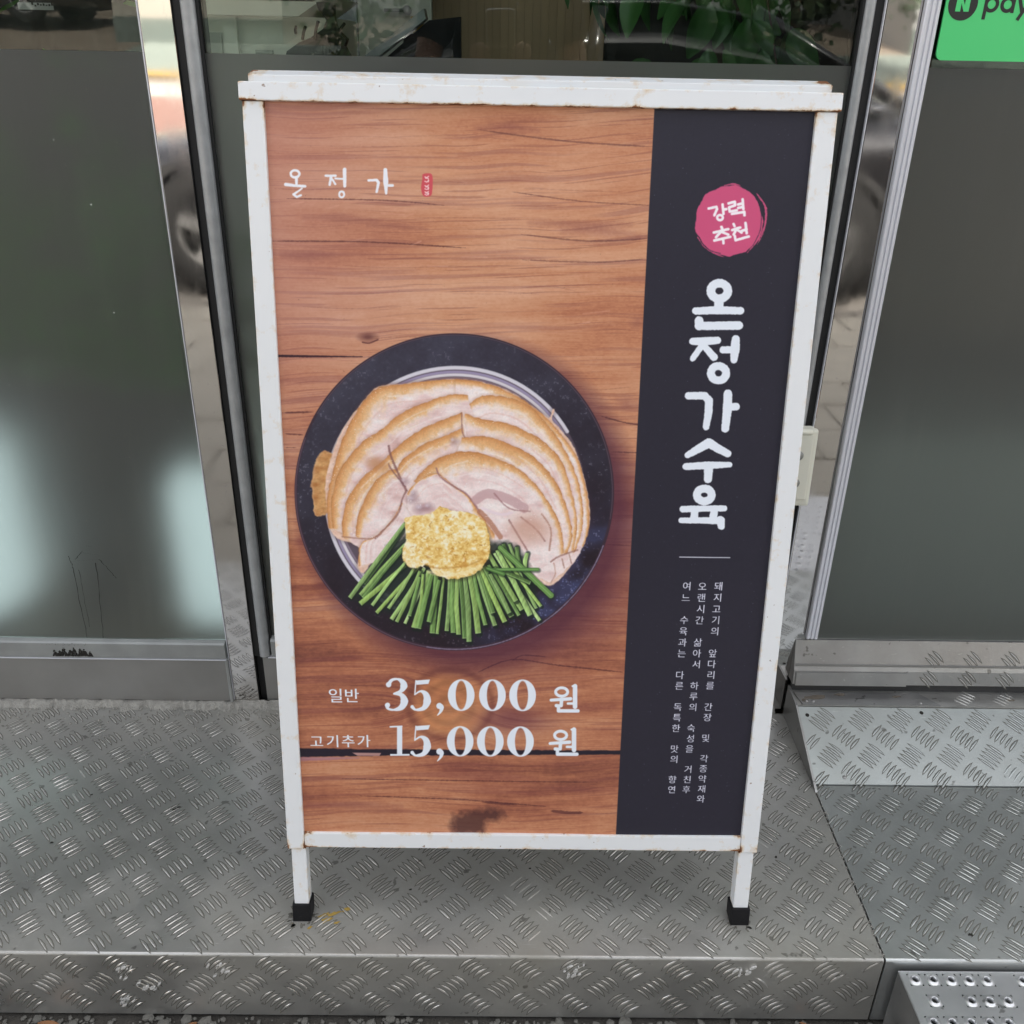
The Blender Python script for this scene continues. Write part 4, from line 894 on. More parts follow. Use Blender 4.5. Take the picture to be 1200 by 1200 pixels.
# scuffed bright metal where feet have scraped the front treads, and stains on the threshold
M['scuff'] = simple('bare scraped aluminium', (.70, .69, .66), .5, .3, .2, 90, .4)
b = MB(); r = random.Random(41)
for cx, cz in ((-.492, -.036), (-.462, -.060), (-.37, -.028), (-.50, -.095), (.105, -.020), (.33, -.022)):
    for k in range(9):
        x, z = cx+r.gauss(0, .008), cz+r.gauss(0, .007); L = r.uniform(.001, .005); a = r.uniform(.3, 1.1); w_ = L*r.uniform(.2, .6)
        pts = [(x+L*math.cos(t_)*math.cos(a)-w_*math.sin(t_)*math.sin(a), z+L*math.cos(t_)*math.sin(a)+w_*math.sin(t_)*math.cos(a)) for t_ in (0, .9, 1.9, 3.1, 4.2, 5.3)]
        if -.113 < z < -.01: b.add([(p[0], YF-.0027, p[1]) for p in pts]+[(p[0], YF-.0003, p[1]) for p in pts], [(0, 1, 2, 3, 4, 5)]+[(i, i+6, (i+1) % 6+6, (i+1) % 6) for i in range(6)])
meta(sub(b, 'scraped_metal', M['scuff'], plat), kind='stuff')
M['stain'] = simple('brown dirt stain', (.13, .11, .085), .85, 0, .4, 70, .3)
b = MB()
for x, y, rx, ry in ((.555, 1.322, .018, .006), (.60, 1.330, .012, .004), (.535, 1.312, .007, .005), (.70, 1.326, .010, .003), (.90, 1.322, .012, .003)): blot(b, x, y, .0614 if x < .76 else .0592, rx, ry, .1, r)
meta(sub(b, 'dirt_stain', M['stain'], th), kind='stuff')
for x, y in ((.5365, 1.311), (.548, 1.3105), (.735, 1.3085)):
    b = MB(); b.lathe([(0, .0014), (.0022, .0012), (.003, 0), (.003, -.001)], 10, (x, y, .0614)); sub(b, 'screw', M['steel'], th)

# ------------------------------------------------------------------ the shopfront
def at(px, py, Y):      # point of the plane y=Y seen in that direction, used to measure positions off the survey
    d = FWD*F_PX + RGT*(px-600) - UPV*(py-600); t = Y/d[1]; return d[0]*t, CAM_H+d[2]*t
D = 1.3596; ZB, ZF, ZT_ = 0.1383, 1.0563, 2.50
sf = empty('shopfront_building', (0, 1.36, 0), 'restaurant front of polished steel columns and grey frosted panes behind the signboard', 'shopfront')
M['wallout'] = simple('beige stone cladding', (0.40, 0.37, 0.32), 0.8, 0, 0.15, 3, 0.2)
b = MB(); b.box(-7, 7, D+.001, 1.62, ZT_, 5.3); b.box(-7, -2.42, D+.001, 1.62, -.12, ZT_); b.box(2.02, 7, D+.001, 1.62, -.12, ZT_); sub(b, 'wall', M['wallout'], sf)
b = MB(); b.box(-7.1, 7.1, 1.30, 7.2, 5.3, 5.5); sub(b, 'roof', M['wallout'], sf)
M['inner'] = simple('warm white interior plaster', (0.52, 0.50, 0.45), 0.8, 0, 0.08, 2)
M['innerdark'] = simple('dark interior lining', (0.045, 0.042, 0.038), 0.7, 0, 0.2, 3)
b = MB(); b.box(-3.3, -3.2, 1.62, 6.3, .0, 2.7); b.box(3.2, 3.3, 1.62, 6.3, .0, 2.7); b.box(-3.2, 3.2, 6.2, 6.3, 0, 2.7); sub(b, 'interior_wall', M['inner'], sf)
b = MB(); b.box(-3.3, 3.3, 1.625, 6.3, 2.7, 2.8); sub(b, 'ceiling', M['inner'], sf)
b = MB(); b.box(-3.2, 3.2, 1.43, 6.2, -.02, .045); sub(b, 'interior_floor', simple('brown floor tiles', (0.20, 0.16, 0.12), 0.4, 0, 0.2, 4), sf)
# left pane: frosted below, clear above
def pane(x0, x1, z0, Y):
    b = MB(); b.box(x0, x1, Y+.0012, Y+.0060, ZF+.0002, ZT_); g_ = sub(b, 'window_pane', M['glass'], sf)
    b = MB(); b.box(x0, x1, Y, Y+.0035, z0, ZF); g2 = sub(b, 'frosted_pane', M['film'], sf); g2.data.materials.append(M['etched'])
    for f_ in g2.data.polygons: f_.material_index = 0 if f_.normal.y < -.5 else 1
    return g2
pane(-2.40, -.4732, ZB, D+.002); pane(-.3985, .4580, ZB+.004, D+.014); pane(.5515, 2.00, .1600, D-.001)
b = MB(); b.box(.5530, 2.00, D+.008, D+.012, ZF-.03, ZF+.12); sub(b, 'black_blind_strip', M['gasket'], sf)  # added strip standing in for the dark interior behind clear glass
# the stainless columns
for x0, x1, z0 in ((-.4726, -.4293, .0012), (.4842, .5309, .0012)):
    b = MB(); b.box(x0, x1, D, D+.055, z0, ZT_, b=.0012); sub(b, 'column_cladding', M['mirror'], sf)
b = MB(); b.box(-.4742, -.4727, D-.0008, D+.03, .012, ZT_); sub(b, 'column_edge_trim', M['alu'], sf)
b = MB(); b.box(.4828, .4841, D-.0006, D+.03, .012, ZT_); sub(b, 'column_edge_trim', M['alu'], sf)
# worn round door profiles with black gaskets
def profile(xc, rad, Y, z0, nm='door_profile'):
    b = MB(); pts = [(xc+rad*math.cos(a)*1.0, Y-rad*0.75*math.sin(a)) for a in [math.pi*i/12 for i in range(13)]]
    n = len(pts); vs = [(x, y, z0) for x, y in pts]+[(x, y, ZT_) for x, y in pts]; b.add(vs, [(i, i+1, i+1+n, i+n) for i in range(n-1)], True)
    b.box(xc-rad, xc+rad, Y+.0002, Y+.03, z0, ZT_); return sub(b, nm, M['tube'], sf)
profile(-.4108, .0092, D+.006, .104); profile(.4655, .0068, D+.006, .104)
for x0, x1, y0, y1 in ((-.4289, -.4202, D+.004, D+.04), (-.4014, -.3975, D+.009, D+.045), (.4726, .4826, D+.005, D+.045), (.4562, .4586, D+.006, D+.045)):
    b = MB(); b.box(x0, x1, y0, y1, .104, ZT_); sub(b, 'gasket', M['gasket'], sf)
# bright ribbed aluminium strip left of the right hand pane
prof_ = [(.5312, 1.3590), (.5312, 1.3500), (.5325, 1.3488), (.5355, 1.3488), (.5362, 1.3508), (.5382, 1.3508), (.5389, 1.3486), (.5425, 1.3486), (.5432, 1.3508), (.5447, 1.3508), (.5454, 1.3486), (.5488, 1.3486), (.5500, 1.3500), (.5506, 1.3590)]
b = MB(); b.prism(prof_, .1640, ZT_, 'z'); sub(b, 'ribbed_strip', M['alu'], sf)
b = MB(); b.box(.5508, .5520, 1.3560, 1.3588, .164, ZT_); sub(b, 'gasket', M['gasket'], sf)
# sills and skirting
b = MB(); b.prism([(D+.004, .1383), (D-.004, .1355), (D-.0072, .1330), (D-.0072, .1045), (D-.004, .1032), (D+.004, .1032)], -2.40, -.4760, 'x'); sub(b, 'sill_rail', M['sill'], sf)
b = MB(); b.box(-2.40, -.4760, D-.0080, D+.004, .1012, .1030); sub(b, 'sill_bead', M['alu'], sf)
b = MB(); b.box(-2.40, -.4800, D-.0030, D+.010, .011, .1010); sub(b, 'skirting_panel', M['panel'], sf)
b = MB(); b.prism([(-.4798, D+.004), (-.4798, D-.0045), (-.4770, D-.0060), (-.4744, D-.0060), (-.4744, D+.004)], .010, .1010, 'z'); sub(b, 'skirting_corner', M['sill'], sf)
b = MB(); b.prism([(D+.016, .1415), (D+.006, .1380), (D+.003, .1350), (D+.003, .1040), (D+.016, .1040)], -.3985, .4580, 'x'); sub(b, 'sill_rail', M['sill'], sf)
b = MB(); b.box(-.4050, .4580, D+.0015, D+.012, .1010, .1032); sub(b, 'sill_bead', M['alu'], sf)
b = MB(); b.box(-.4150, .4700, D+.003, D+.020, .008, .1008); sub(b, 'skirting_panel', M['panel'], sf)
for xg0, xg1 in ((-.4285, -.4160), (.4705, .4826)):
    b = MB(); b.box(xg0, xg1, D+.012, D+.03, .004, .1040); sub(b, 'skirting_gap', M['gasket'], sf)
b = MB(); b.box(.5190, 2.0, 1.3590, 1.3640, .1585, .1665); sub(b, 'glass_bead', M['sill'], sf)
b = MB(); b.box(-2.40, 2.0, D+.03, D+.05, -.02, .1000); sub(b, 'upstand', M['darkgap'], sf)
# dirt on the left sill, drips on the film above it
b = MB(); r = random.Random(21)
for i in range(1100):
    u = r.random(); x = -.775+.068*u; z = .107+.020*r.random()*(0.55+0.45*math.sin(u*37)*math.sin(u*11+1))*(1-abs(2*u-1)**9); pebble(b, x, D-.0072, z, r.uniform(.0006, .0016), r)
for i in range(90): pebble(b, -.765+r.gauss(.02, .018), D-.0072+.003*r.random(), .129+r.random()*.004, r.uniform(.0005, .001), r)
o = sub(b, 'sill_dirt', M['grime'], sf); meta(o, kind='stuff')
b = MB(); r = random.Random(22)
def drip(x0, z0, x1, z1, w):
    n = 14; vs = []
    for i in range(n+1):
        t = i/n; x = x0+(x1-x0)*t+r.gauss(0, .0006); z = z0+(z1-z0)*t; ww = w*r.uniform(.5, 1.1)*(1-.3*t); vs += [(x-ww, D+.0012, z), (x+ww, D+.0012, z)]
    b.add(vs, [(2*i, 2*i+1, 2*i+3, 2*i+2) for i in range(n)])
xa, za = at(85, 665, D); xb, zb_ = at(102, 748, D); drip(xa, za, xb, zb_, .0007)
xa, za = at(112, 660, D); xb, zb_ = at(121, 748, D); drip(xa, za, xb, zb_, .0008); xa, za = at(92, 668, D); xb, zb_ = at(105, 735, D); drip(xa, za, xb, zb_, .0005)
for (p, q) in (((85, 658), (115, 656)), ((95, 648), (116, 651)), ((100, 640), (107, 641)), ((80, 652), (86, 668)), ((116, 656), (136, 678)), ((88, 656), (96, 646))):
    xa, za = at(*p, D); xb, zb_ = at(*q, D); drip(xa, za, xb, zb_, .0008)
o = sub(b, 'dirty_drips', simple('thin dirt film', (0.05, 0.055, 0.045), 0.7, 0, .3, 90), sf, recalc=False)
M['speck'] = simple('dried white specks', (0.55, 0.56, 0.52), 0.8)
b = MB()
for i in range(70):
    x, z = r.uniform(-1.0, -.48), r.uniform(.15, 1.04); q = r.uniform(.0004, .0013)
    b.add([(x+q*math.cos(k)*r.uniform(.6, 1.3), D+.0014, z+q*math.sin(k)*r.uniform(.6, 1.3)) for k in (0, 1, 2, 3, 4, 5)], [(0, 1, 2, 3, 4, 5)])
o = sub(b, 'dried_specks', M['speck'], sf, recalc=False); meta(o, kind='stuff')
# label stuck inside the left clear pane
x0, z0 = at(22, 11, 1.375); x1, z1 = at(62, 4.5, 1.375); b = MB(); b.box(x0, x1, 1.3745, 1.3752, z0, z1+.001); sub(b, 'white_label', simple('white paper label', (.5, .5, .5), .7), sf)
b = MB(); r = random.Random(2)
for i in range(9): 
    x = x0+.018+i*.0036; b.box(x, x+.0022, 1.3738, 1.3744, z0+.0035+r.uniform(0, .002), z0+.0035+r.uniform(.002, .005))
sub(b, 'faint_print', M['innerdark'], sf)

# ------------------------------------------------------------------ green payment board on the right pane
M['green'] = simple('glossy green board', (0.075, 0.62, 0.19), 0.35, 0, 0.03, 4)
M['ink'] = simple('black print', (0.012, 0.012, 0.012), 0.5)
x0, z0 = at(1095.5, 70.5, 1.352); gb = empty('green_payment_board', (x0+.15, 1.3590, z0), 'bright green board reading N pay fixed to the right hand pane', 'sign')
H_ = .34; W_ = .42; rc = .009; poly_ = []
for cx, cz, a0 in ((x0+rc, z0+rc, 180), (x0+W_-rc, z0+rc, 270), (x0+W_-rc, z0+H_-rc, 0), (x0+rc, z0+H_-rc, 90)):
    for k in range(7): a = math.radians(a0+15*k); poly_.append((cx+rc*math.cos(a), cz+rc*math.sin(a)))
b = MB(); b.prism(poly_, 1.3520, 1.3550, 'y'); sub(b, 'board', M['green'], gb)
b = MB(); b.box(x0+.02, x0+W_-.02, 1.3552, 1.3578, z0+.004, z0+H_-.02); sub(b, 'backing', M['gasket'], gb)
YI = 1.3517
cx, cz = at(1128.6, 4.8, 1.352); rad = (at(1145.8, 4.8, 1.352)[0]-at(1111.4, 4.8, 1.352)[0])/2
def flat(pts, y=YI): b = MB(); b.prism(pts, y, y+.0002, 'y'); return b
sub(flat([(cx+rad*math.cos(a), cz+rad*math.sin(a)) for a in [6.2832*i/48 for i in range(48)]]), 'round_badge', M['ink'], gb)
nw, nh, nt = rad*.46, rad*.45, rad*.34
nb = flat([(cx-nw, cz-nh), (cx-nw+nt, cz-nh), (cx-nw+nt, cz+nh*.15), (cx+nw-nt, cz-nh), (cx+nw, cz-nh), (cx+nw, cz+nh), (cx+nw-nt, cz+nh), (cx+nw-nt, cz-nh*.15), (cx-nw+nt, cz+nh), (cx-nw, cz+nh)], YI-.0003); sub(nb, 'letter_n', M['green'], gb)
def ringm(b, cx, cz, ro, ri, y=YI, n=40):
    vs = []; fs = []
    for k in range(n):
        a = 6.2832*k/n
        for r_ in (ri, ro):
            for yy in (y, y+.0002): vs.append((cx+r_*math.cos(a), yy, cz+r_*math.sin(a)))
    for k in range(n):
        q = 4*k; p = 4*((k+1) % n); fs += [(q, q+2, p+2, p), (q+1, p+1, p+3, q+3), (q+2, q+3, p+3, p+2), (q, p, p+1, q+1)]
    b.add(vs, fs)
sw = rad*.23; ro = rad*.50; lc = cz+rad*.02
px0 = at(1152.5, 10, 1.352)[0]
def bar2(b, xa, za, xb, zb, w, y=YI-.0001):
    L = math.hypot(xb-xa, zb-za); nx, nz = -(zb-za)/L*w/2, (xb-xa)/L*w/2; b.prism([(xa+nx, za+nz), (xb+nx, zb+nz), (xb-nx, zb-nz), (xa-nx, za-nz)], y, y+.0002, 'y')
b = MB(); ringm(b, px0+ro, lc, ro, ro-sw); bar2(b, px0+sw/2, lc+ro, px0+sw/2, lc-ro-rad*.42, sw); sub(b, 'letter_p', M['ink'], gb)
xa = px0+2*ro+rad*.10; b = MB(); ringm(b, xa+ro, lc, ro, ro-sw); bar2(b, xa+2*ro-sw/2, lc+ro, xa+2*ro-sw/2, lc-ro, sw); sub(b, 'letter_a', M['ink'], gb)
xa = xa+2*ro+rad*.08; b = MB(); bar2(b, xa+sw/2, lc+ro, xa+ro, lc-ro*.9, sw); bar2(b, xa+2*ro, lc+ro, xa+ro*.55, lc-ro-rad*.42, sw, YI-.0003); sub(b, 'letter_y', M['ink'], gb)

# ------------------------------------------------------------------ outdoor socket box on the right profile
ob = empty('outdoor_socket_box', (.455, 1.352, .425), 'cream plastic outdoor socket box half hidden behind the right edge of the signboard', 'socket box')
b = MB(); b.box(.4120, .4822, 1.338, 1.3585, .4300, .5540, b=.003); sub(b, 'back_box', M['cream'], ob)
MC = Matrix.Translation((.447, 1.334, .430)) @ Matrix.Rotation(math.radians(-4), 4, 'X')
b = MB(); b.box(-.038, .0375, -.010, .003, 0, .126, MC, b=.0045); cv = sub(b, 'cover', M['cream'], ob)
b = MB(); b.box(-.030, .0300, -.0125, -.0095, .012, .118, MC, b=.0015); sub(b, 'raised_lid', M['cream'], ob)
b = MB(); b.tube([MC @ Vector((-.02, -.010, .1225)), MC @ Vector((.026, -.010, .1225))], .0045, 12); sub(b, 'hinge', M['cream'], ob)
for zz in (.085, .040):
    b = MB(); b.tube([MC @ Vector((.010, -.0128, zz)), MC @ Vector((.010, -.0135, zz))], .0075, 20); sub(b, 'socket_window', simple('grey socket window', (.22, .22, .20), .3), ob)
b = MB(); b.tube([(.447, 1.350, .430), (.447, 1.352, .20), (.450, 1.352, .02)], .0035, 8); sub(b, 'cable', M['gasket'], ob)

# ------------------------------------------------------------------ the signboard
sg = empty('a_frame_signboard', (.0365, SY0, 0), 'white steel A-frame signboard with a printed pork dish poster, standing on the platform', 'signboard')
MS = Matrix(((1, 0, 0, 0), (0, SN, -CN, SY0), (0, CN, SN, 0), (0, 0, 0, 1)))
def part(name, mat, x0, x1, v0, v1, n0, n1, bev=.0012, MM=MS, floor=False, parent=None):
    b = MB(); b.box(x0, x1, v0, v1, n0, n1, MM, b=bev)
    if floor: b.v = [(p[0], p[1], max(p[2], .0004)) for p in b.v]
    # keep the leaning piece's own axes so rust follows its ends
    inv = MM.inverted(); b.v = [tuple(inv @ Vector(p)) for p in b.v]
    b.v = [(p[0], p[2], p[1]) for p in b.v]
    T = MM @ Matrix(((1, 0, 0, 0), (0, 0, 1, 0), (0, 1, 0, 0), (0, 0, 0, 1)))
    o = b.build(name, mat, None); o.parent = parent or sg
    o.matrix_local = Matrix.Translation(-Vector(sg.location)) @ T
    return o
part('header', M['white_rail'], -.2790, .3515, 1.0310, 1.0492, -.030, .0030)
part('stile', M['white'], -.2765, -.2541, .1150, 1.0306, -.021, 0); part('stile', M['white'], .3258, .3485, .1160, 1.0306, -.021, 0)
part('bottom_rail', M['white_rail'], -.2538, .3255, .1168, .1390, -.019, -.0012)
LEGS = [(-.2722, -.2528), (.3248, .3450)]
for a, c in LEGS:
    lg = part('leg', M['white'], a, c, .0040, .1148, -.022, -.0025)
    f = part('rubber_foot', M['rubber'], a-.0028, c+.0028, -.0045, .0265, -.0252, .0006, .0016, floor=True); 
    f.parent = lg; f.matrix_local = Matrix.Identity(4)
# printed sheet
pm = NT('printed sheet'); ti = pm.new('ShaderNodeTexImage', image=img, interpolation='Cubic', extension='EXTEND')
uv = pm.new('ShaderNodeUVMap'); uv.uv_map = 'UVMap'; pm.l.new(uv.outputs[0], ti.inputs[0])
v = pm.coord(); fd = pm.noise(v, 5, 4, .6); pm.l.new(ti.outputs[0], pm.p.inputs['Base Color'])
pm.set(Roughness=0.6, Specular_IOR_Level=0.12, Coat_Weight=0.40, Coat_Roughness=0.30, Coat_IOR=1.45); pm.bump(pm.noise(v, 900, 2), 0.04, .0002)
vs = []; fs = []; nx, ny = 8, 12; uvs = []
for j in range(ny+1):
    for i in range(nx+1):
        x = PX0+(PX1-PX0)*i/nx; vv = PV0+(PV1-PV0)*j/ny
        vs.append((x, -.0052+.0006*math.sin(i*1.3+j*.9), vv)); uvs.append((i/nx, j/ny))
for j in range(ny):
    for i in range(nx): fs.append((j*(nx+1)+i, j*(nx+1)+i+1, (j+1)*(nx+1)+i+1, (j+1)*(nx+1)+i))
b = MB(); b.add(vs, fs, True)
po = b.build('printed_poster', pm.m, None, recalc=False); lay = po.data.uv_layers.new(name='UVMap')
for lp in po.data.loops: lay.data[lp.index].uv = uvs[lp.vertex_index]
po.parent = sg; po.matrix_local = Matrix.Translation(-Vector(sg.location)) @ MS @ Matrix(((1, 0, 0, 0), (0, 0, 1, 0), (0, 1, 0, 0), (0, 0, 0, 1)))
meta(po, 'poster of sliced pork on a black plate over wood, with prices and a dark lettered band')
part('backing_board', M['darkgap'], -.2545, .3260, .1380, 1.0312, -.013, -.0070, .0005)
# rear half of the A frame
Y2 = SY0+2*1.049*SN+.036
MR2 = Matrix(((1, 0, 0, 0), (0, -SN, CN, Y2), (0, CN, SN, 0), (0, 0, 0, 1)))
part('rear_header', M['white_rail'], -.2722, .3443, 1.0360, 1.0592, -.021, .0020, MM=MR2)
for a, c in ((-.2722, -.2500), (.3221, .3443)):
    part('rear_stile', M['white'], a, c, .1150, 1.0356, -.019, 0, MM=MR2)
    lg = part('leg', M['white'], a+.002, c-.002, .0045, .1148, -.018, -.0025, MM=MR2)
    f = part('rubber_foot', M['rubber'], a-.001, c+.001, -.0045, .0265, -.0212, .0006, .0016, MM=MR2, floor=True); f.parent = lg; f.matrix_local = Matrix.Identity(4)
part('rear_bottom_rail', M['white'], -.2498, .3219, .1168, .1390, -.017, -.0012, MM=MR2)
part('rear_panel', simple('plain grey rear panel', (.42, .42, .42), .5), -.2498, .3219, .1392, 1.0358, -.010, -.006, .0005, MM=MR2)
for xh in (-.19, .26):
    b = MB(); c = Vector((xh, SY0+1.049*SN+.017, 1.0245)); b.tube([c-Vector((.02, 0, 0)), c+Vector((.02, 0, 0))], .0035, 10); sub(b, 'hinge', M['steel'], sg)
for xh in (-.245, .317):
    b = MB(); p = S(xh, .42, -.022); q = Vector((xh, Y2-.42*SN-.018, .42*CN)); m = (p+q)/2-Vector((0, 0, .02)); b.tube([p, m, q], .0016, 6); sub(b, 'stay_chain', M['steel'], sg)

# ------------------------------------------------------------------ inside the restaurant, seen over the film
def leaf_colour(name, c1, c2, rough=.4):
    t = NT(name); v = t.coord('Generated'); n = t.noise(v, 3, 3); oi = t.new('ShaderNodeObjectInfo')
    t.col(t.mix(t.math('ADD', t.math('MULTIPLY', n, .5), t.math('MULTIPLY', oi.outputs['Random'], .5)), c1, c2)).set(Roughness=rough); return t.m
M['leaf'] = leaf_colour('dark glossy ficus leaf', (0.05, 0.14, 0.045), (0.10, 0.26, 0.075), .35)
M['leaf2'] = leaf_colour('soft green leaf', (0.10, 0.42, 0.03), (0.20, 0.60, 0.06), .5)
M['bark'] = simple('brown bark', (.14, .10, .07), .9, 0, .3, 20, .6)
M['pot'] = simple('white glazed pot', (.80, .82, .80), .25, 0, .03)
M['soil'] = simple('potting soil', (.05, .035, .025), .95, 0, .4, 50, .5)
# ficus right of the wooden screen
fx = empty('ficus_tree', (.40, 1.95, .045), 'dark leafy indoor ficus seen over the frosted film right of the wooden screen', 'plant')
b = MB(); b.lathe([(.0, 0), (.13, 0), (.16, .30), (.175, .32), (.16, .32), (.15, .28), (0, .28)], 28, (.40, 1.95, .045)); sub(b, 'pot', M['pot'], fx)
b = MB(); b.tube([(.40, 1.95, .32), (.41, 1.95, .7), (.39, 1.94, 1.1), (.42, 1.95, 1.6)], [.018, .014, .012, .006], 8)
r = random.Random(31); tips = []
for i in range(26):
    z = r.uniform(.75, 1.5); a = r.uniform(0, 6.28); L = r.uniform(.12, .27); p = Vector((.40, 1.95, z)); q = p+Vector((math.cos(a)*L, math.sin(a)*L*.85, r.uniform(.0, .10))); e = q+Vector((math.cos(a)*.05, math.sin(a)*.05, -.08))
    b.tube([p, q, e], [.004, .0025, .001], 5); tips.append((p, q, e))
sub(b, 'branches', M['bark'], fx)
lm = leafmesh('leaf', .078, .050, -.35, .45, M['leaf'], 3); lm.name = 'leaf'
cnt = 0
while cnt < 290:
    p, q, e = tips[r.randrange(len(tips))]; t = r.random()
    c = p.lerp(q, .3+.7*t) if r.random() < .6 else q.lerp(e, t)
    c = c+Vector((r.gauss(0, .025), r.gauss(0, .025), r.gauss(0, .03)))
    if c.y < 1.60: continue
    o = bpy.data.objects.new('leaf', lm); a = math.atan2(c.y-1.95, c.x-.40)-math.pi/2+r.gauss(0, .6)
    o.rotation_euler = (r.uniform(-1.5, -.75), r.gauss(0, .4), a); s = r.uniform(.7, 1.15); o.scale = (s, s, s); o.location = c-Vector(fx.location); link(o, fx); cnt += 1
# two glowing white lamps close behind the film, soft green plants above and behind them
def lamp_mat():
    t = NT('lit white lamp shade'); t.set(Base_Color=(.8, .8, .8), Roughness=.6); t.p.inputs['Emission Color'].default_value = (.80, .97, 1.0, 1); t.p.inputs['Emission Strength'].default_value = .27; return t.m
M['lampshade'] = lamp_mat()
for x, y, rp, z0, z1, lb in ((-1.05, 1.60, .13, .07, .41, 'lit white cylinder lamp glowing through the frosted glass at the far left'), (-.548, 1.60, .075, .05, .36, 'lit white cylinder lamp glowing through the frosted glass behind the left steel column')):
    e = empty('floor_lamp', (x, y, .045), lb, 'lamp', 'lamps behind the frosted glass')
    b = MB(); b.lathe([(0, z0), (rp*.8, z0), (rp, z0+.02), (rp, z1-.04), (rp*.85, z1-.01), (0, z1)], 28, (x, y, 0)); sub(b, 'lamp_shade', M['lampshade'], e)
    b = MB(); b.lathe([(0, .046), (rp*.9, .046), (rp*.9, .06), (.015, .07), (.015, z0-.001), (0, z0-.001)], 24, (x, y, 0)); sub(b, 'base', M['darkgap'], e)
def window_plant(x, y, rp, h, z0, label, seed):
    e = empty('potted_plant', (x, y, .045), label, 'plant', 'plants behind the frosted glass'); r = random.Random(seed)
    b = MB(); b.lathe([(0, 0), (rp*.7, 0), (rp, h), (rp*1.04, h+.01), (rp*.95, h+.01), (rp*.9, h-.03), (0, h-.03)], 28, (x, y, .045)); sub(b, 'pot', M['darkgap'], e)
    b = MB()
    for i in range(9): a = r.uniform(0, 6.28); b.tube([(x, y, .045+h-.04), (x+.03*math.cos(a), y+.02*math.sin(a), .2+h), (x+.09*math.cos(a), y+.05*math.sin(a), z0+r.uniform(.1, .3))], [.004, .003, .001], 5)
    sub(b, 'stems', M['bark'], e)
    b = MB()
    for i in range(900):
        c = Vector((x+r.gauss(0, .06), max(1.425, y-.17+abs(r.gauss(0, .025))), z0+abs(r.gauss(0, .14)))); L = r.uniform(.03, .06); a = r.uniform(0, 6.28); d = Vector((math.cos(a)*.8, abs(math.sin(a))*.4, r.uniform(-.5, .6))).normalized(); s = d.cross(Vector((0, 0, 1))).normalized()*L*.35
        b.add([c, c+d*L*.5+s, c+d*L, c+d*L*.5-s], [(0, 1, 2, 3)])
    sub(b, 'foliage', M['leaf2'], e, recalc=False)
window_plant(-.80, 1.62, .07, .25, .60, 'blurred green plant behind the far left of the frosted glass', 5)
window_plant(-.55, 1.60, .07, .25, .58, 'blurred green plant behind the frosted glass beside the left steel column', 6)
# pale bench and brown cloth added to grade the right hand film from dark to light
M['pale'] = simple('pale grey green laminate', (.55, .60, .55), .6); M['browncloth'] = simple('brown cloth', (.16, .12, .08), .9, 0, .2, 5)
bn = empty('low_bench', (1.25, 1.75, .045), 'low pale bench behind the lower part of the right hand frosted pane', 'bench')
b = MB(); b.box(.62, 1.95, 1.60, 1.95, .40, .44, b=.006); sub(b, 'seat', M['pale'], bn)
b = MB(); b.box(.62, 1.95, 1.56, 1.58, .047, .46); sub(b, 'front_panel', M['pale'], bn)
for x in (.66, 1.88):
    b = MB(); b.box(x, x+.04, 1.66, 1.92, .046, .398); sub(b, 'leg', M['pale'], bn)
bn = empty('brown_curtain', (1.25, 1.70, 1.5), 'brown cloth hanging behind the upper part of the right hand frosted pane', 'curtain')
b = MB(); vs = []; n = 90
for i in range(n+1):
    x = .60+1.4*i/n; y = 1.66+.012*math.sin(i*.8); vs += [(x, y, .62), (x, y, 2.2)]
b.add(vs, [(2*i, 2*i+2, 2*i+3, 2*i+1) for i in range(n)], True); sub(b, 'cloth', M['browncloth'], bn, recalc=False)
b = MB(); b.tube([(.58, 1.66, 2.2), (2.02, 1.66, 2.2)], .012, 8); sub(b, 'rod', M['steel'], bn)
# wooden screen
sc = empty('wooden_screen', (.05, 3.0, .045), 'brown vertical wood panelling inside the shop, seen over the frosted film', 'screen')
def woodmat(name, c1, c2):
    t = NT(name); v = t.coord('Object', (26, 26, 1.2)); n = t.noise(v, 2.2, 6, .65, .4); oi = t.new('ShaderNodeObjectInfo')
    m = t.mix(n, c1, c2); m = t.mix(t.math('MULTIPLY', oi.outputs['Random'], .35), m, tuple(x*.6 for x in c1)); t.col(m).set(Roughness=.55); return t.m
M['wood'] = woodmat('brown veneer', (.50, .33, .19), (.68, .48, .29))
xa = at(502, 40, 3.0)[0]; xb = at(708, 40, 3.0)[0]; n = 22; wd = (xb-xa)/n; b0 = MB(); b0.box(0, wd-.0004, -.008, .0, .0, 2.3, b=.0005); mesh = b0.build('plank', M['wood']); md = mesh.data; bpy.data.objects.remove(mesh)
for i in range(n):
    o = bpy.data.objects.new('plank', md); o.location = (xa+i*wd-.05, 0, .03); link(o, sc)
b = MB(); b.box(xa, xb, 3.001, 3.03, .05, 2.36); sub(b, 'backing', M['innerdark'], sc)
# dark partition behind everything on the right, and a dark sheet added to darken the left pane
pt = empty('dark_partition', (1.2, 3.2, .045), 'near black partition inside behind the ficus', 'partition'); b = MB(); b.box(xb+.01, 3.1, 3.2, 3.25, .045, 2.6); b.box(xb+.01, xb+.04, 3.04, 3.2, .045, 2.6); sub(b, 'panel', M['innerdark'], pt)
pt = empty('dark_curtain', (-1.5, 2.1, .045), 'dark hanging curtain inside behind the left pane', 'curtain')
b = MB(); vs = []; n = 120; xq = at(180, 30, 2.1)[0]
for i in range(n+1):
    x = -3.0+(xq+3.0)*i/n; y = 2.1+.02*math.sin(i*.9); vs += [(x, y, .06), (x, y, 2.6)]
b.add(vs, [(2*i, 2*i+2, 2*i+3, 2*i+1) for i in range(n)], True); sub(b, 'cloth', M['innerdark'], pt, recalc=False)
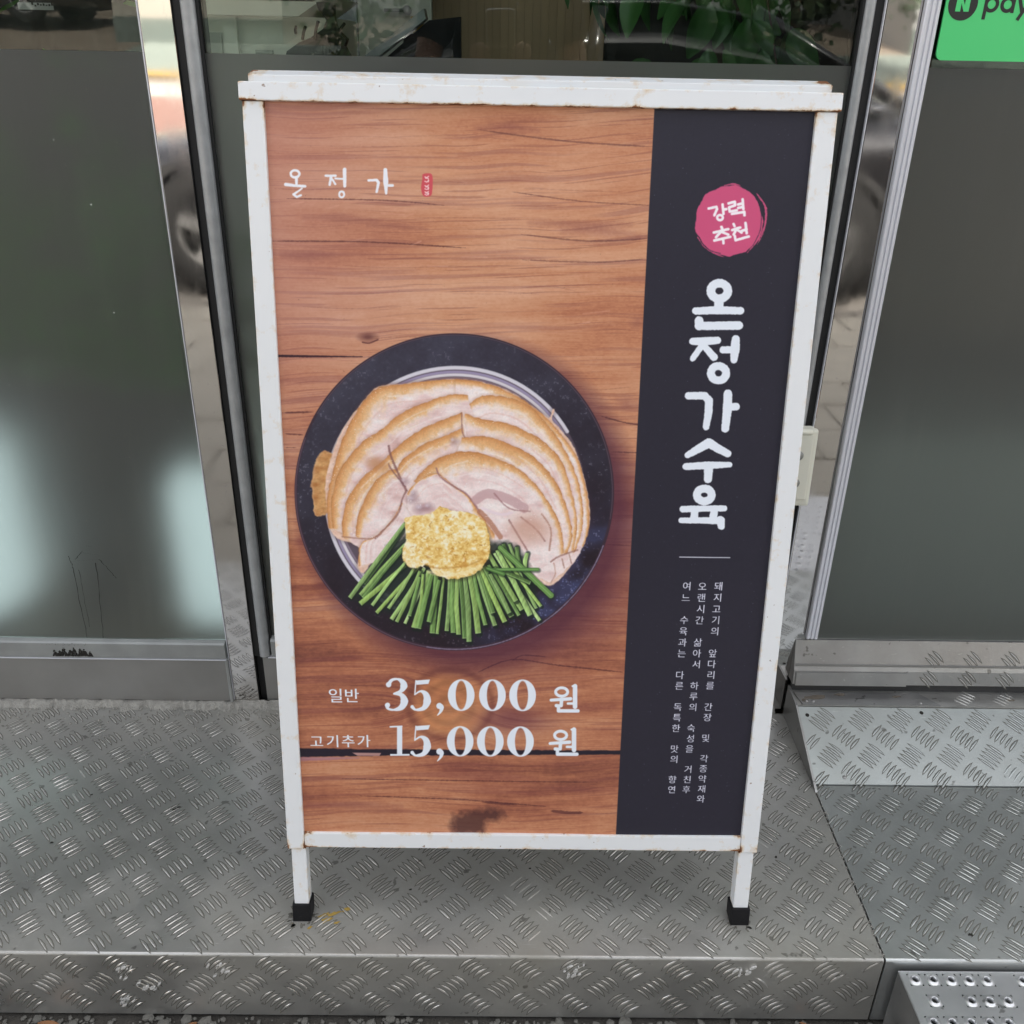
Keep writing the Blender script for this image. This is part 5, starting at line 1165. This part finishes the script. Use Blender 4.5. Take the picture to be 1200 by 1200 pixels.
# cream cabinet with a boxed shelf
M['creamp'] = simple('cream painted board', (.78, .78, .68), .55, 0, .08, 6)
cb = empty('cream_cabinet', (-.55, 2.1, .045), 'cream painted cabinet with a thick boxed shelf inside, left behind the glass', 'cabinet')
x0 = at(214, 30, 2.1)[0]; x1 = at(388, 30, 2.1)[0]; zt = at(300, -8, 2.1)[1]; zs1 = at(300, 2, 2.1)[1]; zs0 = at(300, 19, 2.1)[1]; xp0 = at(264, 30, 2.1)[0]; xp1 = at(279, 30, 2.1)[0]
b = MB(); b.box(x0, x1, 2.105, 2.45, .045, zs0); sub(b, 'body', M['creamp'], cb)
b = MB(); b.prism([(x0, zs0), (x1-.05, zs0), (x1+.01, zs1+.012), (x1-.02, zs1), (x0, zs1)], 2.03, 2.44, 'y'); sub(b, 'shelf', M['creamp'], cb)
b = MB(); b.box(xp0, xp1, 2.085, 2.103, .045, zs0-.002); sub(b, 'post', M['creamp'], cb)
b = MB(); b.box(x0+.02, xp0-.01, 2.098, 2.104, .3, zs0-.03); b.box(xp1+.03, x1-.12, 2.098, 2.104, .3, zs0-.06); sub(b, 'door_panel', simple('grey green board', (.36, .37, .32), .6, 0, .1, 9), cb)
# black coat
M['black'] = simple('black cloth', (.018, .018, .02), .85, 0, .3, 20, .3)
ct = empty('black_coat', (-.40, 1.98, .9), 'black coat hanging over the end of the cream cabinet', 'coat')
pts = [(372, 3), (381, 2), (392, 6), (392, 18), (396, 34), (408, 46), (405, 54), (412, 67), (408, 90), (330, 90), (338, 60), (352, 50), (366, 44), (380, 34), (384, 24), (374, 10)]
b = MB(); b.prism([at(p[0], p[1], 1.98) for p in pts], 1.965, 1.995, 'y'); r = random.Random(2)
sub(b, 'cloth', M['black'], ct)
b = MB()
for i in range(12):
    p = at(r.uniform(345, 400), r.uniform(30, 70), 1.962); q = (p[0]+r.uniform(-.02, .02), p[1]+r.uniform(-.03, .03)); b.tube([(p[0], 1.962, p[1]), ((p[0]+q[0])/2, 1.956, (p[1]+q[1])/2), (q[0], 1.962, q[1])], .003, 6)
sub(b, 'folds', M['black'], ct)
# pale door with a bar handle
pd = empty('pale_door', (-.30, 2.7, .045), 'pale painted inner door with a thin bar handle left of the wooden screen', 'door')
x0 = at(392, 30, 2.7)[0]; x1 = at(420, 30, 2.7)[0]; x2 = at(506, 30, 2.7)[0]
b = MB(); b.box(x0, x1-.002, 2.69, 2.74, .045, 2.3); sub(b, 'frame', simple('lavender grey paint', (.42, .42, .47), .5), pd)
b = MB(); b.box(x1, x2, 2.70, 2.74, .045, 2.3); sub(b, 'leaf', simple('scuffed cream paint', (.58, .57, .50), .55, 0, .18, 14), pd)
p = at(450, 12, 2.68); q = at(477, 12, 2.68); b = MB(); b.tube([(p[0], 2.68, p[1]), (q[0], 2.68, q[1])], .004, 8); b.tube([(q[0], 2.70, q[1]), (q[0], 2.675, q[1])], .011, 10); sub(b, 'handle', M['steel'], pd)
# dark sloping stair rail with grey capping and the yellow cup on it
rl = empty('sloping_counter_side', (-.2, 2.3, .045), 'black counter side with a sloping grey cap rail in front of the pale door', 'counter')
A1 = at(436, 70, 2.3); A2 = at(500, 20, 2.3); A3 = at(512, -10, 2.3); A4 = at(560, -10, 2.3)
x5 = at(540, 70, 2.3)[0]
b = MB(); b.prism([(A1[0], .045), (x5, .045), (x5, A2[1]+.002), (A2[0]+.004, A2[1]-.006), (A1[0]+.01, A1[1]-.012)], 2.30, 2.34, 'y'); sub(b, 'side_panel', M['black'], rl)
b = MB(); b.prism([(A1[0], A1[1]-.006), (A2[0], A2[1]-.004), (A2[0]-.004, A2[1]+.016), (A1[0]-.012, A1[1]+.008)], 2.275, 2.345, 'y'); sub(b, 'cap_rail', simple('worn grey rail', (.30, .33, .34), .4, .4, .2, 30), rl)
p = at(486, 27, 2.33); yc = empty('yellow_cup', (p[0], 2.40, .9), 'small yellow cup standing behind the sloping rail', 'cup')
b = MB(); b.lathe([(0, p[1]-.02), (.012, p[1]-.02), (.015, p[1]+.014), (.013, p[1]+.014), (.011, p[1]-.016), (0, p[1]-.016)], 16, (p[0], 2.40, 0)); sub(b, 'cup', simple('yellow plastic', (.60, .38, .05), .4), yc)
b = MB(); b.box(p[0]-.03, p[0]+.03, 2.37, 2.44, .045, p[1]-.0205); sub(b, 'stand', M['black'], yc)

# ------------------------------------------------------------------ parked cars
def loft(b, secs, close=True):
    n = len(secs[0]); vs = [p for s in secs for p in s]; fs = []
    for i in range(len(secs)-1):
        for k in range(n): fs.append((i*n+k, i*n+(k+1) % n, (i+1)*n+(k+1) % n, (i+1)*n+k))
    if close: fs += [tuple(range(n))[::-1], tuple((len(secs)-1)*n+k for k in range(n))]
    b.add(vs, fs, True)
def sec(x, hw, z0, z1, e=4.0, n=28):
    out = []
    for k in range(n):
        a = 6.2832*k/n; c, s = math.cos(a), math.sin(a); out.append((x, hw*math.copysign(abs(c)**(2/e), c), (z0+z1)/2+(z1-z0)/2*math.copysign(abs(s)**(2/e), s)))
    return out
t = NT('black car paint'); t.set(Base_Color=(.012, .012, .014), Roughness=.16, Coat_Weight=1.0, Coat_Roughness=.03); t.bump(t.noise(t.coord(), 1.2, 2), .03, .01); M['carpaint'] = t.m
M['carglass'] = simple('dark car glass', (.010, .012, .012), .04, 0, .1); M['tyre'] = simple('tyre rubber', (.02, .02, .02), .85, 0, .2, 30); M['alloy'] = simple('silver alloy', (.62, .62, .62), .3, .8, .05)
M['chrome'] = simple('chrome', (.7, .7, .7), .08, 1.0, .02)
def make_car(label, group='cars parked across the road'):
    c = empty('parked_car', (0, 0, 0), label, 'car')
    b = MB(); loft(b, [sec(x, hw, z0, z1) for x, hw, z0, z1 in ((-2.22, .62, .30, .56), (-2.16, .76, .22, .64), (-1.95, .84, .18, .71), (-1.5, .89, .17, .78), (-.95, .90, .17, .86), (0, .905, .17, .90), (1.1, .90, .17, .93), (1.75, .88, .18, .94), (2.05, .83, .20, .91), (2.20, .74, .26, .80), (2.24, .62, .32, .66))]); b.build('body', M['carpaint'], c)
    b = MB(); loft(b, [sec(x, hw, .80, z1, 3.2) for x, hw, z1 in ((-1.10, .60, .84), (-.75, .72, 1.06), (-.35, .70, 1.29), (.0, .66, 1.37), (.6, .66, 1.39), (1.05, .66, 1.31), (1.45, .70, 1.10), (1.8, .66, .90))]); b.build('window_glass', M['carglass'], c)
    b = MB(); loft(b, [sec(x, hw, z1-.05, z1, 2.6) for x, hw, z1 in ((-.42, .50, 1.31), (-.2, .60, 1.385), (.1, .62, 1.42), (.6, .62, 1.43), (.95, .60, 1.385), (1.1, .5, 1.33))]); b.build('roof', M['carpaint'], c)
    for s in (-1, 1):
        b = MB()
        for x0, x1_ in ((-1.02, -.30), (1.75, 1.0)): b.tube([(x0, s*.70, .93), ((x0+x1_)/2, s*.70, 1.14), (x1_, s*.62, 1.37)], .035, 8)
        b.tube([(.28, s*.735, .90), (.32, s*.65, 1.38)], .035, 8); b.build('pillar', M['carpaint'], c)
        b = MB(); b.tube([(-.95, s*.80, .915), (.3, s*.80, .945), (1.6, s*.78, .955)], .010, 6); b.build('chrome_strip', M['chrome'], c)
        b = MB(); b.box(-.78, -.60, s*.93-.06, s*.93+.06, .93, 1.04, b=.03); b.build('side_mirror', M['carpaint'], c)
        b = MB(); b.box(-2.17, -1.93, s*.66-.13, s*.66+.13, .56, .665, b=.03); b.build('headlight', M['carglass'], c)
        b = MB(); b.box(2.05, 2.215, s*.66-.14, s*.66+.14, .66, .80, b=.03); b.build('tail_light', simple('red lamp glass', (.25, .01, .01), .2), c)
        for x in (-1.38, 1.32):
            b = MB(); n = 36
            pr = [(.20, -.085), (.31, -.10), (.325, -.07), (.325, .07), (.31, .10), (.20, .085)]
            vs = [(x+r_*math.cos(6.2832*k/n), s*.80+y_, .325+r_*math.sin(6.2832*k/n)) for r_, y_ in pr for k in range(n)]
            b.add(vs, [(i*n+k, i*n+(k+1) % n, (i+1)*n+(k+1) % n, (i+1)*n+k) for i in range(5) for k in range(n)], True); w_ = b.build('wheel', M['tyre'], c)
            b = MB(); yo = s*(.80+.075)
            for k in range(5):
                a = 6.2832*k/5+.3; ca, sa = math.cos(a), math.sin(a); b.box(-.028, .028, -.012, .012, .02, .195, Matrix(((sa, 0, ca, x), (0, 1, 0, yo), (-ca, 0, sa, .325), (0, 0, 0, 1))))
            vs = []
            for r_ in (.185, .215):
                for k in range(n): vs.append((x+r_*math.cos(6.2832*k/n), yo, .325+r_*math.sin(6.2832*k/n)))
            b.add(vs, [(k, (k+1) % n, n+(k+1) % n, n+k) for k in range(n)]); b.build('rim', M['alloy'], w_)
            b = MB(); b.tube([(x, s*.74, .325), (x, s*.86, .325)], .19, 24); b.build('brake_well', M['darkgap'], w_)
            b = MB(); b.add([(x+r_*math.cos(math.pi*k/16), s*(.9065-.006*(r_ > .36)), .325+r_*math.sin(math.pi*k/16)) for r_ in (.345, .385) for k in range(17)], [(k, k+1, 18+k, 17+k) for k in range(16)]); b.build('wheel_arch', M['darkgap'], c)
    b = MB(); b.box(-2.245, -2.16, -.42, .42, .34, .50, b=.02); b.build('grille', M['darkgap'], c)
    return c
def copy_tree(o, parent=None):
    c = o.copy(); COL.objects.link(c)
    if parent is not None: c.parent = parent
    for ch in list(o.children): copy_tree(ch, c)
    return c
car = make_car('glossy black saloon parked along the kerb opposite the signboard, mirrored in the steel columns')
car.location = (.095, -3.08, zg(-3)-.01); car.scale = (1.12, 1, 1); car['group'] = 'black parked cars'
c2 = copy_tree(car); c2.location = (-9.3, -15.6, zg(-15.6)); c2.rotation_euler = (0, 0, .12); c2['label'] = 'far black car parked before the hedge, mirrored in the left clear pane'
for o_ in (c2,):
    o_.rotation_euler = (0, 0, math.pi+.1)

# ------------------------------------------------------------------ far side: hedge trees and buildings
M['treeleaf'] = leaf_colour('dark hedge leaf', (.018, .035, .014), (.05, .09, .03), .6)
def tree_mesh(seed, R=1.6, Hh=3.6, n=2600):
    r = random.Random(seed); b = MB(); cl = [(r.gauss(0, R*.45), r.gauss(0, R*.4), r.uniform(.5, Hh), r.uniform(.5, .9)) for _ in range(18)]
    for i in range(n):
        cx, cy, cz, cr = cl[r.randrange(18)]; a, q, z = r.uniform(0, 6.28), cr*r.random()**.4, r.uniform(-1, 1); w_ = math.sqrt(1-z*z)
        c = Vector((cx+q*w_*math.cos(a), cy+q*w_*math.sin(a), max(.05, cz+q*z))); L = r.uniform(.08, .17); d = Vector((r.gauss(0, 1), r.gauss(0, 1), r.gauss(0, 1))).normalized(); s = d.orthogonal().normalized()*L*.5
        b.add([c, c+d*L*.5+s, c+d*L, c+d*L*.5-s], [(0, 1, 2, 3)])
    o = b.build('crown', M['treeleaf'], recalc=False); m = o.data; bpy.data.objects.remove(o); return m
crowns = [tree_mesh(s) for s in (1, 2)]
bt = MB(); bt.tube([(0, 0, 0), (.03, 0, 1.2), (-.02, .05, 2.6)], [.13, .10, .05], 8); bto = bt.build('trunk', M['bark']); tm = bto.data; bpy.data.objects.remove(bto)
TL = ['bushy tree at the far kerb, in front of and right of the cream house', 'bushy tree nearest the kerb, between the black car and the cream house', 'middle one of the three bushy trees at the far kerb', 'bushy tree at the far kerb in front of the grey house', 'bushy tree at the far left end of the row across the road', 'second bushy tree from the left end of the row across the road', 'bushy tree behind the far black car, towards its left end', 'bushy tree right behind the middle of the far black car', 'bushy tree beside the left wall of the cream house', 'bushy tree just right of the cream house', 'second bushy tree right of the cream house', 'bushy tree midway between the cream and the grey houses', 'bushy tree next to the left wall of the grey house']
spots = [(-2.2, -11.7), (2.1, -11.2), (3.9, -11.6), (5.6, -11.2), (-16, -18.2), (-13.6, -17.8), (-11.4, -18.3), (-9.2, -17.9), (-7.3, -18.4), (-1.4, -17.2), (.8, -17.8), (3.0, -17.3), (5.0, -18.0)]  # first four trees are added to darken the reflections in the glass
for i, (x, y) in enumerate(spots):
    e = empty('hedge_tree', (x, y, zg(y)), TL[i], 'tree', 'trees across the road', i*1.3)
    for nm, me in (('crown', crowns[i % 2]), ('trunk', tm)): link(bpy.data.objects.new(nm, me), e)
def far_building(name, x0, x1, y, h, mat, label, nwin):
    z = zg(y); e = empty(name, ((x0+x1)/2, y, z), label, 'building'); b = MB(); b.box(x0, x1, y-6, y, z-.5, z+h); sub(b, 'wall', mat, e)
    b = MB(); b.box(x0-.15, x1+.15, y-6.15, y+.15, z+h, z+h+.2); sub(b, 'roof', M['wallout'], e)
    w_ = (x1-x0)/nwin
    for k in range(nwin):
        for j in range(2):
            xx = x0+(k+.5)*w_; zz = z+.9+j*2.4; b = MB(); b.box(xx-.5, xx+.5, y+.005, y+.05, zz, zz+1.2); f_ = sub(b, 'window', M['alu'], e)
            b = MB(); b.box(xx-.44-(x0+x1)/2, xx+.44-(x0+x1)/2, .052, .056, zz+.06-z, zz+1.14-z); g_ = b.build('window_glass', M['carglass'], f_)
    b = MB(); b.box(x0, x1, y+.003, y+.06, z-.1, z+.32); sub(b, 'plinth', simple('grey green painted plinth', (.14, .17, .15), .6), e)
far_building('cream_house', -6.1, -3.5, -13.7, 5.2, simple('cream render', (.42, .39, .33), .8, 0, .08, 1.5), 'cream house across the road mirrored at the top of the left steel column', 3)
far_building('grey_house', 6.4, 15, -13.9, 6.0, simple('pale grey render', (.36, .36, .35), .8, 0, .08, 1.5), 'pale grey building across the road, mirrored in the right column', 5)

# ------------------------------------------------------------------ the photographer, mirrored faintly in the clear pane
pr_ = empty('person', (-.02, -.44, -.122), 'person in dark clothes holding up a phone, faintly mirrored in the glass above the signboard', 'person')
def skin(name, verts, edges, rad, mat, parent, lv=2):
    me = bpy.data.meshes.new(name); me.from_pydata([tuple(Vector(v)-Vector(pr_.location)) for v in verts], edges, []); o = bpy.data.objects.new(name, me); link(o, parent); me.materials.append(mat)
    md_ = o.modifiers.new('skin', 'SKIN'); sd_ = me.skin_vertices[0] if me.skin_vertices else None
    if not me.skin_vertices:
        bm = bmesh.new(); bm.from_mesh(me); bm.verts.layers.skin.verify(); bm.to_mesh(me); bm.free()
    for i, v_ in enumerate(me.skin_vertices[0].data):
        v_.radius = rad[i] if isinstance(rad[i], tuple) else (rad[i], rad[i]); v_.use_root = (i == 0)
    md_.use_smooth_shade = True; s_ = o.modifiers.new('sub', 'SUBSURF'); s_.levels = lv; s_.render_levels = lv
    return o
sk = simple('skin', (.50, .30, .21), .5, 0, .06, 20); shirt = simple('dark shirt', (.03, .03, .035), .9, 0, .2, 12, .2); jean = simple('dark trousers', (.03, .035, .05), .9, 0, .2, 12, .2)
gz = -.122; X = -.02; Y = -.46
V = [(X, Y, gz+.90), (X, Y, gz+1.10), (X, Y-.01, gz+1.30), (X, Y, gz+1.42), (X, Y+.01, gz+1.50), (X, Y+.03, gz+1.60),
     (X-.17, Y, gz+1.38), (X-.23, Y+.05, gz+1.12), (X-.07, Y+.34, gz+1.11), (X-.055, Y+.40, gz+1.13),
     (X+.17, Y, gz+1.38), (X+.23, Y+.05, gz+1.12), (X+.10, Y+.34, gz+1.11), (X+.07, Y+.40, gz+1.13),
     (X-.10, Y, gz+.84), (X-.11, Y+.02, gz+.47), (X-.11, Y-.01, gz+.09), (X+.10, Y, gz+.84), (X+.11, Y+.02, gz+.47), (X+.11, Y-.01, gz+.09), (X-.11, Y+.13, gz+.045), (X+.11, Y+.13, gz+.045)]
Ee = [(0, 1), (1, 2), (2, 3), (3, 4), (4, 5), (3, 6), (6, 7), (7, 8), (8, 9), (3, 10), (10, 11), (11, 12), (12, 13), (0, 14), (14, 15), (15, 16), (0, 17), (17, 18), (18, 19), (16, 20), (19, 21)]
Rr = [(.15, .10), (.13, .09), (.15, .10), (.10, .08), .055, (.075, .095), .055, .042, .030, (.036, .018), .055, .042, .030, (.036, .018), .085, .055, .038, .085, .055, .038, (.04, .03), (.04, .03)]
body = skin('body', V, Ee, Rr, sk, pr_)
V2 = [V[0], V[1], V[2], (X, Y, gz+1.40), V[6], (X-.215, Y+.035, gz+1.17), V[10], (X+.215, Y+.035, gz+1.17), (X, Y, gz+.84)]
skin('shirt', V2, [(0, 1), (1, 2), (2, 3), (3, 4), (4, 5), (3, 6), (6, 7), (0, 8)], [(.17, .12), (.155, .11), (.17, .12), (.11, .09), .07, .062, .07, .062, (.172, .125)], shirt, pr_)
skin('trousers', [(X, Y, gz+.92), V[14], V[15], (X-.11, Y-.01, gz+.12), V[17], V[18], (X+.11, Y-.01, gz+.12)], [(0, 1), (1, 2), (2, 3), (0, 4), (4, 5), (5, 6)], [(.155, .11), .10, .072, .06, .10, .072, .06], jean, pr_)
b = MB(); c = Vector((X, Y+.035, gz+1.635)); vs = []
def ellipsoid(b, c, rx, ry, rz, n=16, m=10, z0=-1.0):
    vs = []; 
    for i in range(m+1):
        t_ = math.acos(max(-1, min(1, z0)))*(i/m)
        for k in range(n): a = 6.2832*k/n; vs.append((c[0]+rx*math.sin(t_)*math.cos(a), c[1]+ry*math.sin(t_)*math.sin(a), c[2]+rz*math.cos(t_)))
    b.add(vs, [(i*n+k, i*n+(k+1) % n, (i+1)*n+(k+1) % n, (i+1)*n+k) for i in range(m) for k in range(n)], True)
ellipsoid(b, c-Vector((0, .012, -.012)), .088, .100, .105, z0=.0); o = sub(b, 'hair', M['black'], pr_)
b = MB(); b.tube([(X, Y+.115, gz+1.645), (X, Y+.145, gz+1.605), (X, Y+.12, gz+1.598)], [.008, .013, .008], 8); sub(b, 'nose', sk, pr_)
for s in (-1, 1):
    b = MB(); ellipsoid(b, (X+s*.032, Y+.117, gz+1.648), .013, .008, .007); sub(b, 'eye', simple('eye', (.6, .58, .55), .3), pr_)
    b = MB(); ellipsoid(b, (X+s*.082, Y+.03, gz+1.63), .010, .020, .030); sub(b, 'ear', sk, pr_)
    b = MB(); ellipsoid(b, (X+s*.11, Y+.06, gz+.045), .050, .14, .045); sub(b, 'shoe', M['rubber'], pr_)
b = MB(); b.tube([(X-.025, Y+.118, gz+1.565), (X, Y+.124, gz+1.563), (X+.025, Y+.118, gz+1.565)], .005, 6); sub(b, 'mouth', simple('lips', (.40, .16, .14), .5), pr_)
# phone just behind the lens, tilted like the view
ph = empty('smartphone', (-.018, -.012, 1.075), 'dark smartphone with a pale metal rim, held up and faintly mirrored in the clear pane', 'phone')
MPm = Matrix(((RGT[0], UPV[0], -FWD[0], 0), (RGT[1], UPV[1], -FWD[1], 0), (RGT[2], UPV[2], -FWD[2], 0), (0, 0, 0, 1)))
tr_ = Matrix.Translation(Vector((-.018, -.012, 1.075))) @ MPm.to_3x3().to_4x4()
def rrect(w_, h_, r_, n=6):
    out = []
    for cx, cy, a0 in ((w_-r_, h_-r_, 0), (-w_+r_, h_-r_, 90), (-w_+r_, -h_+r_, 180), (w_-r_, -h_+r_, 270)):
        for k in range(n+1): a = math.radians(a0+90*k/n); out.append((cx+r_*math.cos(a), cy+r_*math.sin(a)))
    return out
TOP = .0885-.078
b = MB(); b.prism([(p[0], p[1]+TOP) for p in rrect(.0375, .078, .010)], .001, .0085, 'z', tr_); sub(b, 'metal_rim', M['alu'], ph)
b = MB(); b.prism([(p[0], p[1]+TOP) for p in rrect(.0350, .0755, .008)], -.0002, .0009, 'z', tr_); sub(b, 'back_glass', M['carglass'], ph)
b = MB(); b.prism([(p[0], p[1]+TOP) for p in rrect(.0350, .0755, .008)], .0086, .0092, 'z', tr_); sub(b, 'screen', M['carglass'], ph)
# fingers round the phone, each its own chain rooted in the palm
for s in (-1, 1):
    for k in range(4):
        y_ = -.010-.019*k; pts = [(s*.062, y_-.01, .030), (s*.054, y_, .016), (s*.046, y_, .004), (s*(.030-.002*k), y_, -.007)]
        pts = [tr_ @ Vector(p) for p in pts]; o = skin('finger', pts, [(0, 1), (1, 2), (2, 3)], [.0095, .009, .0085, .0065], sk, body, 1)
    pts = [tr_ @ Vector(p) for p in ((s*.055, -.055, .030), (s*.045, -.030, .020), (s*.028, -.015, .0165))]; skin('thumb', pts, [(0, 1), (1, 2)], [.012, .011, .008], sk, body, 1)
    pts = [tr_ @ Vector(p) for p in ((s*.060, -.06, .034), (s*.062, -.035, .030), (s*.060, -.012, .030))]; skin('palm', pts, [(0, 1), (1, 2)], [(.022, .014), (.026, .013), (.020, .011)], sk, body, 1)
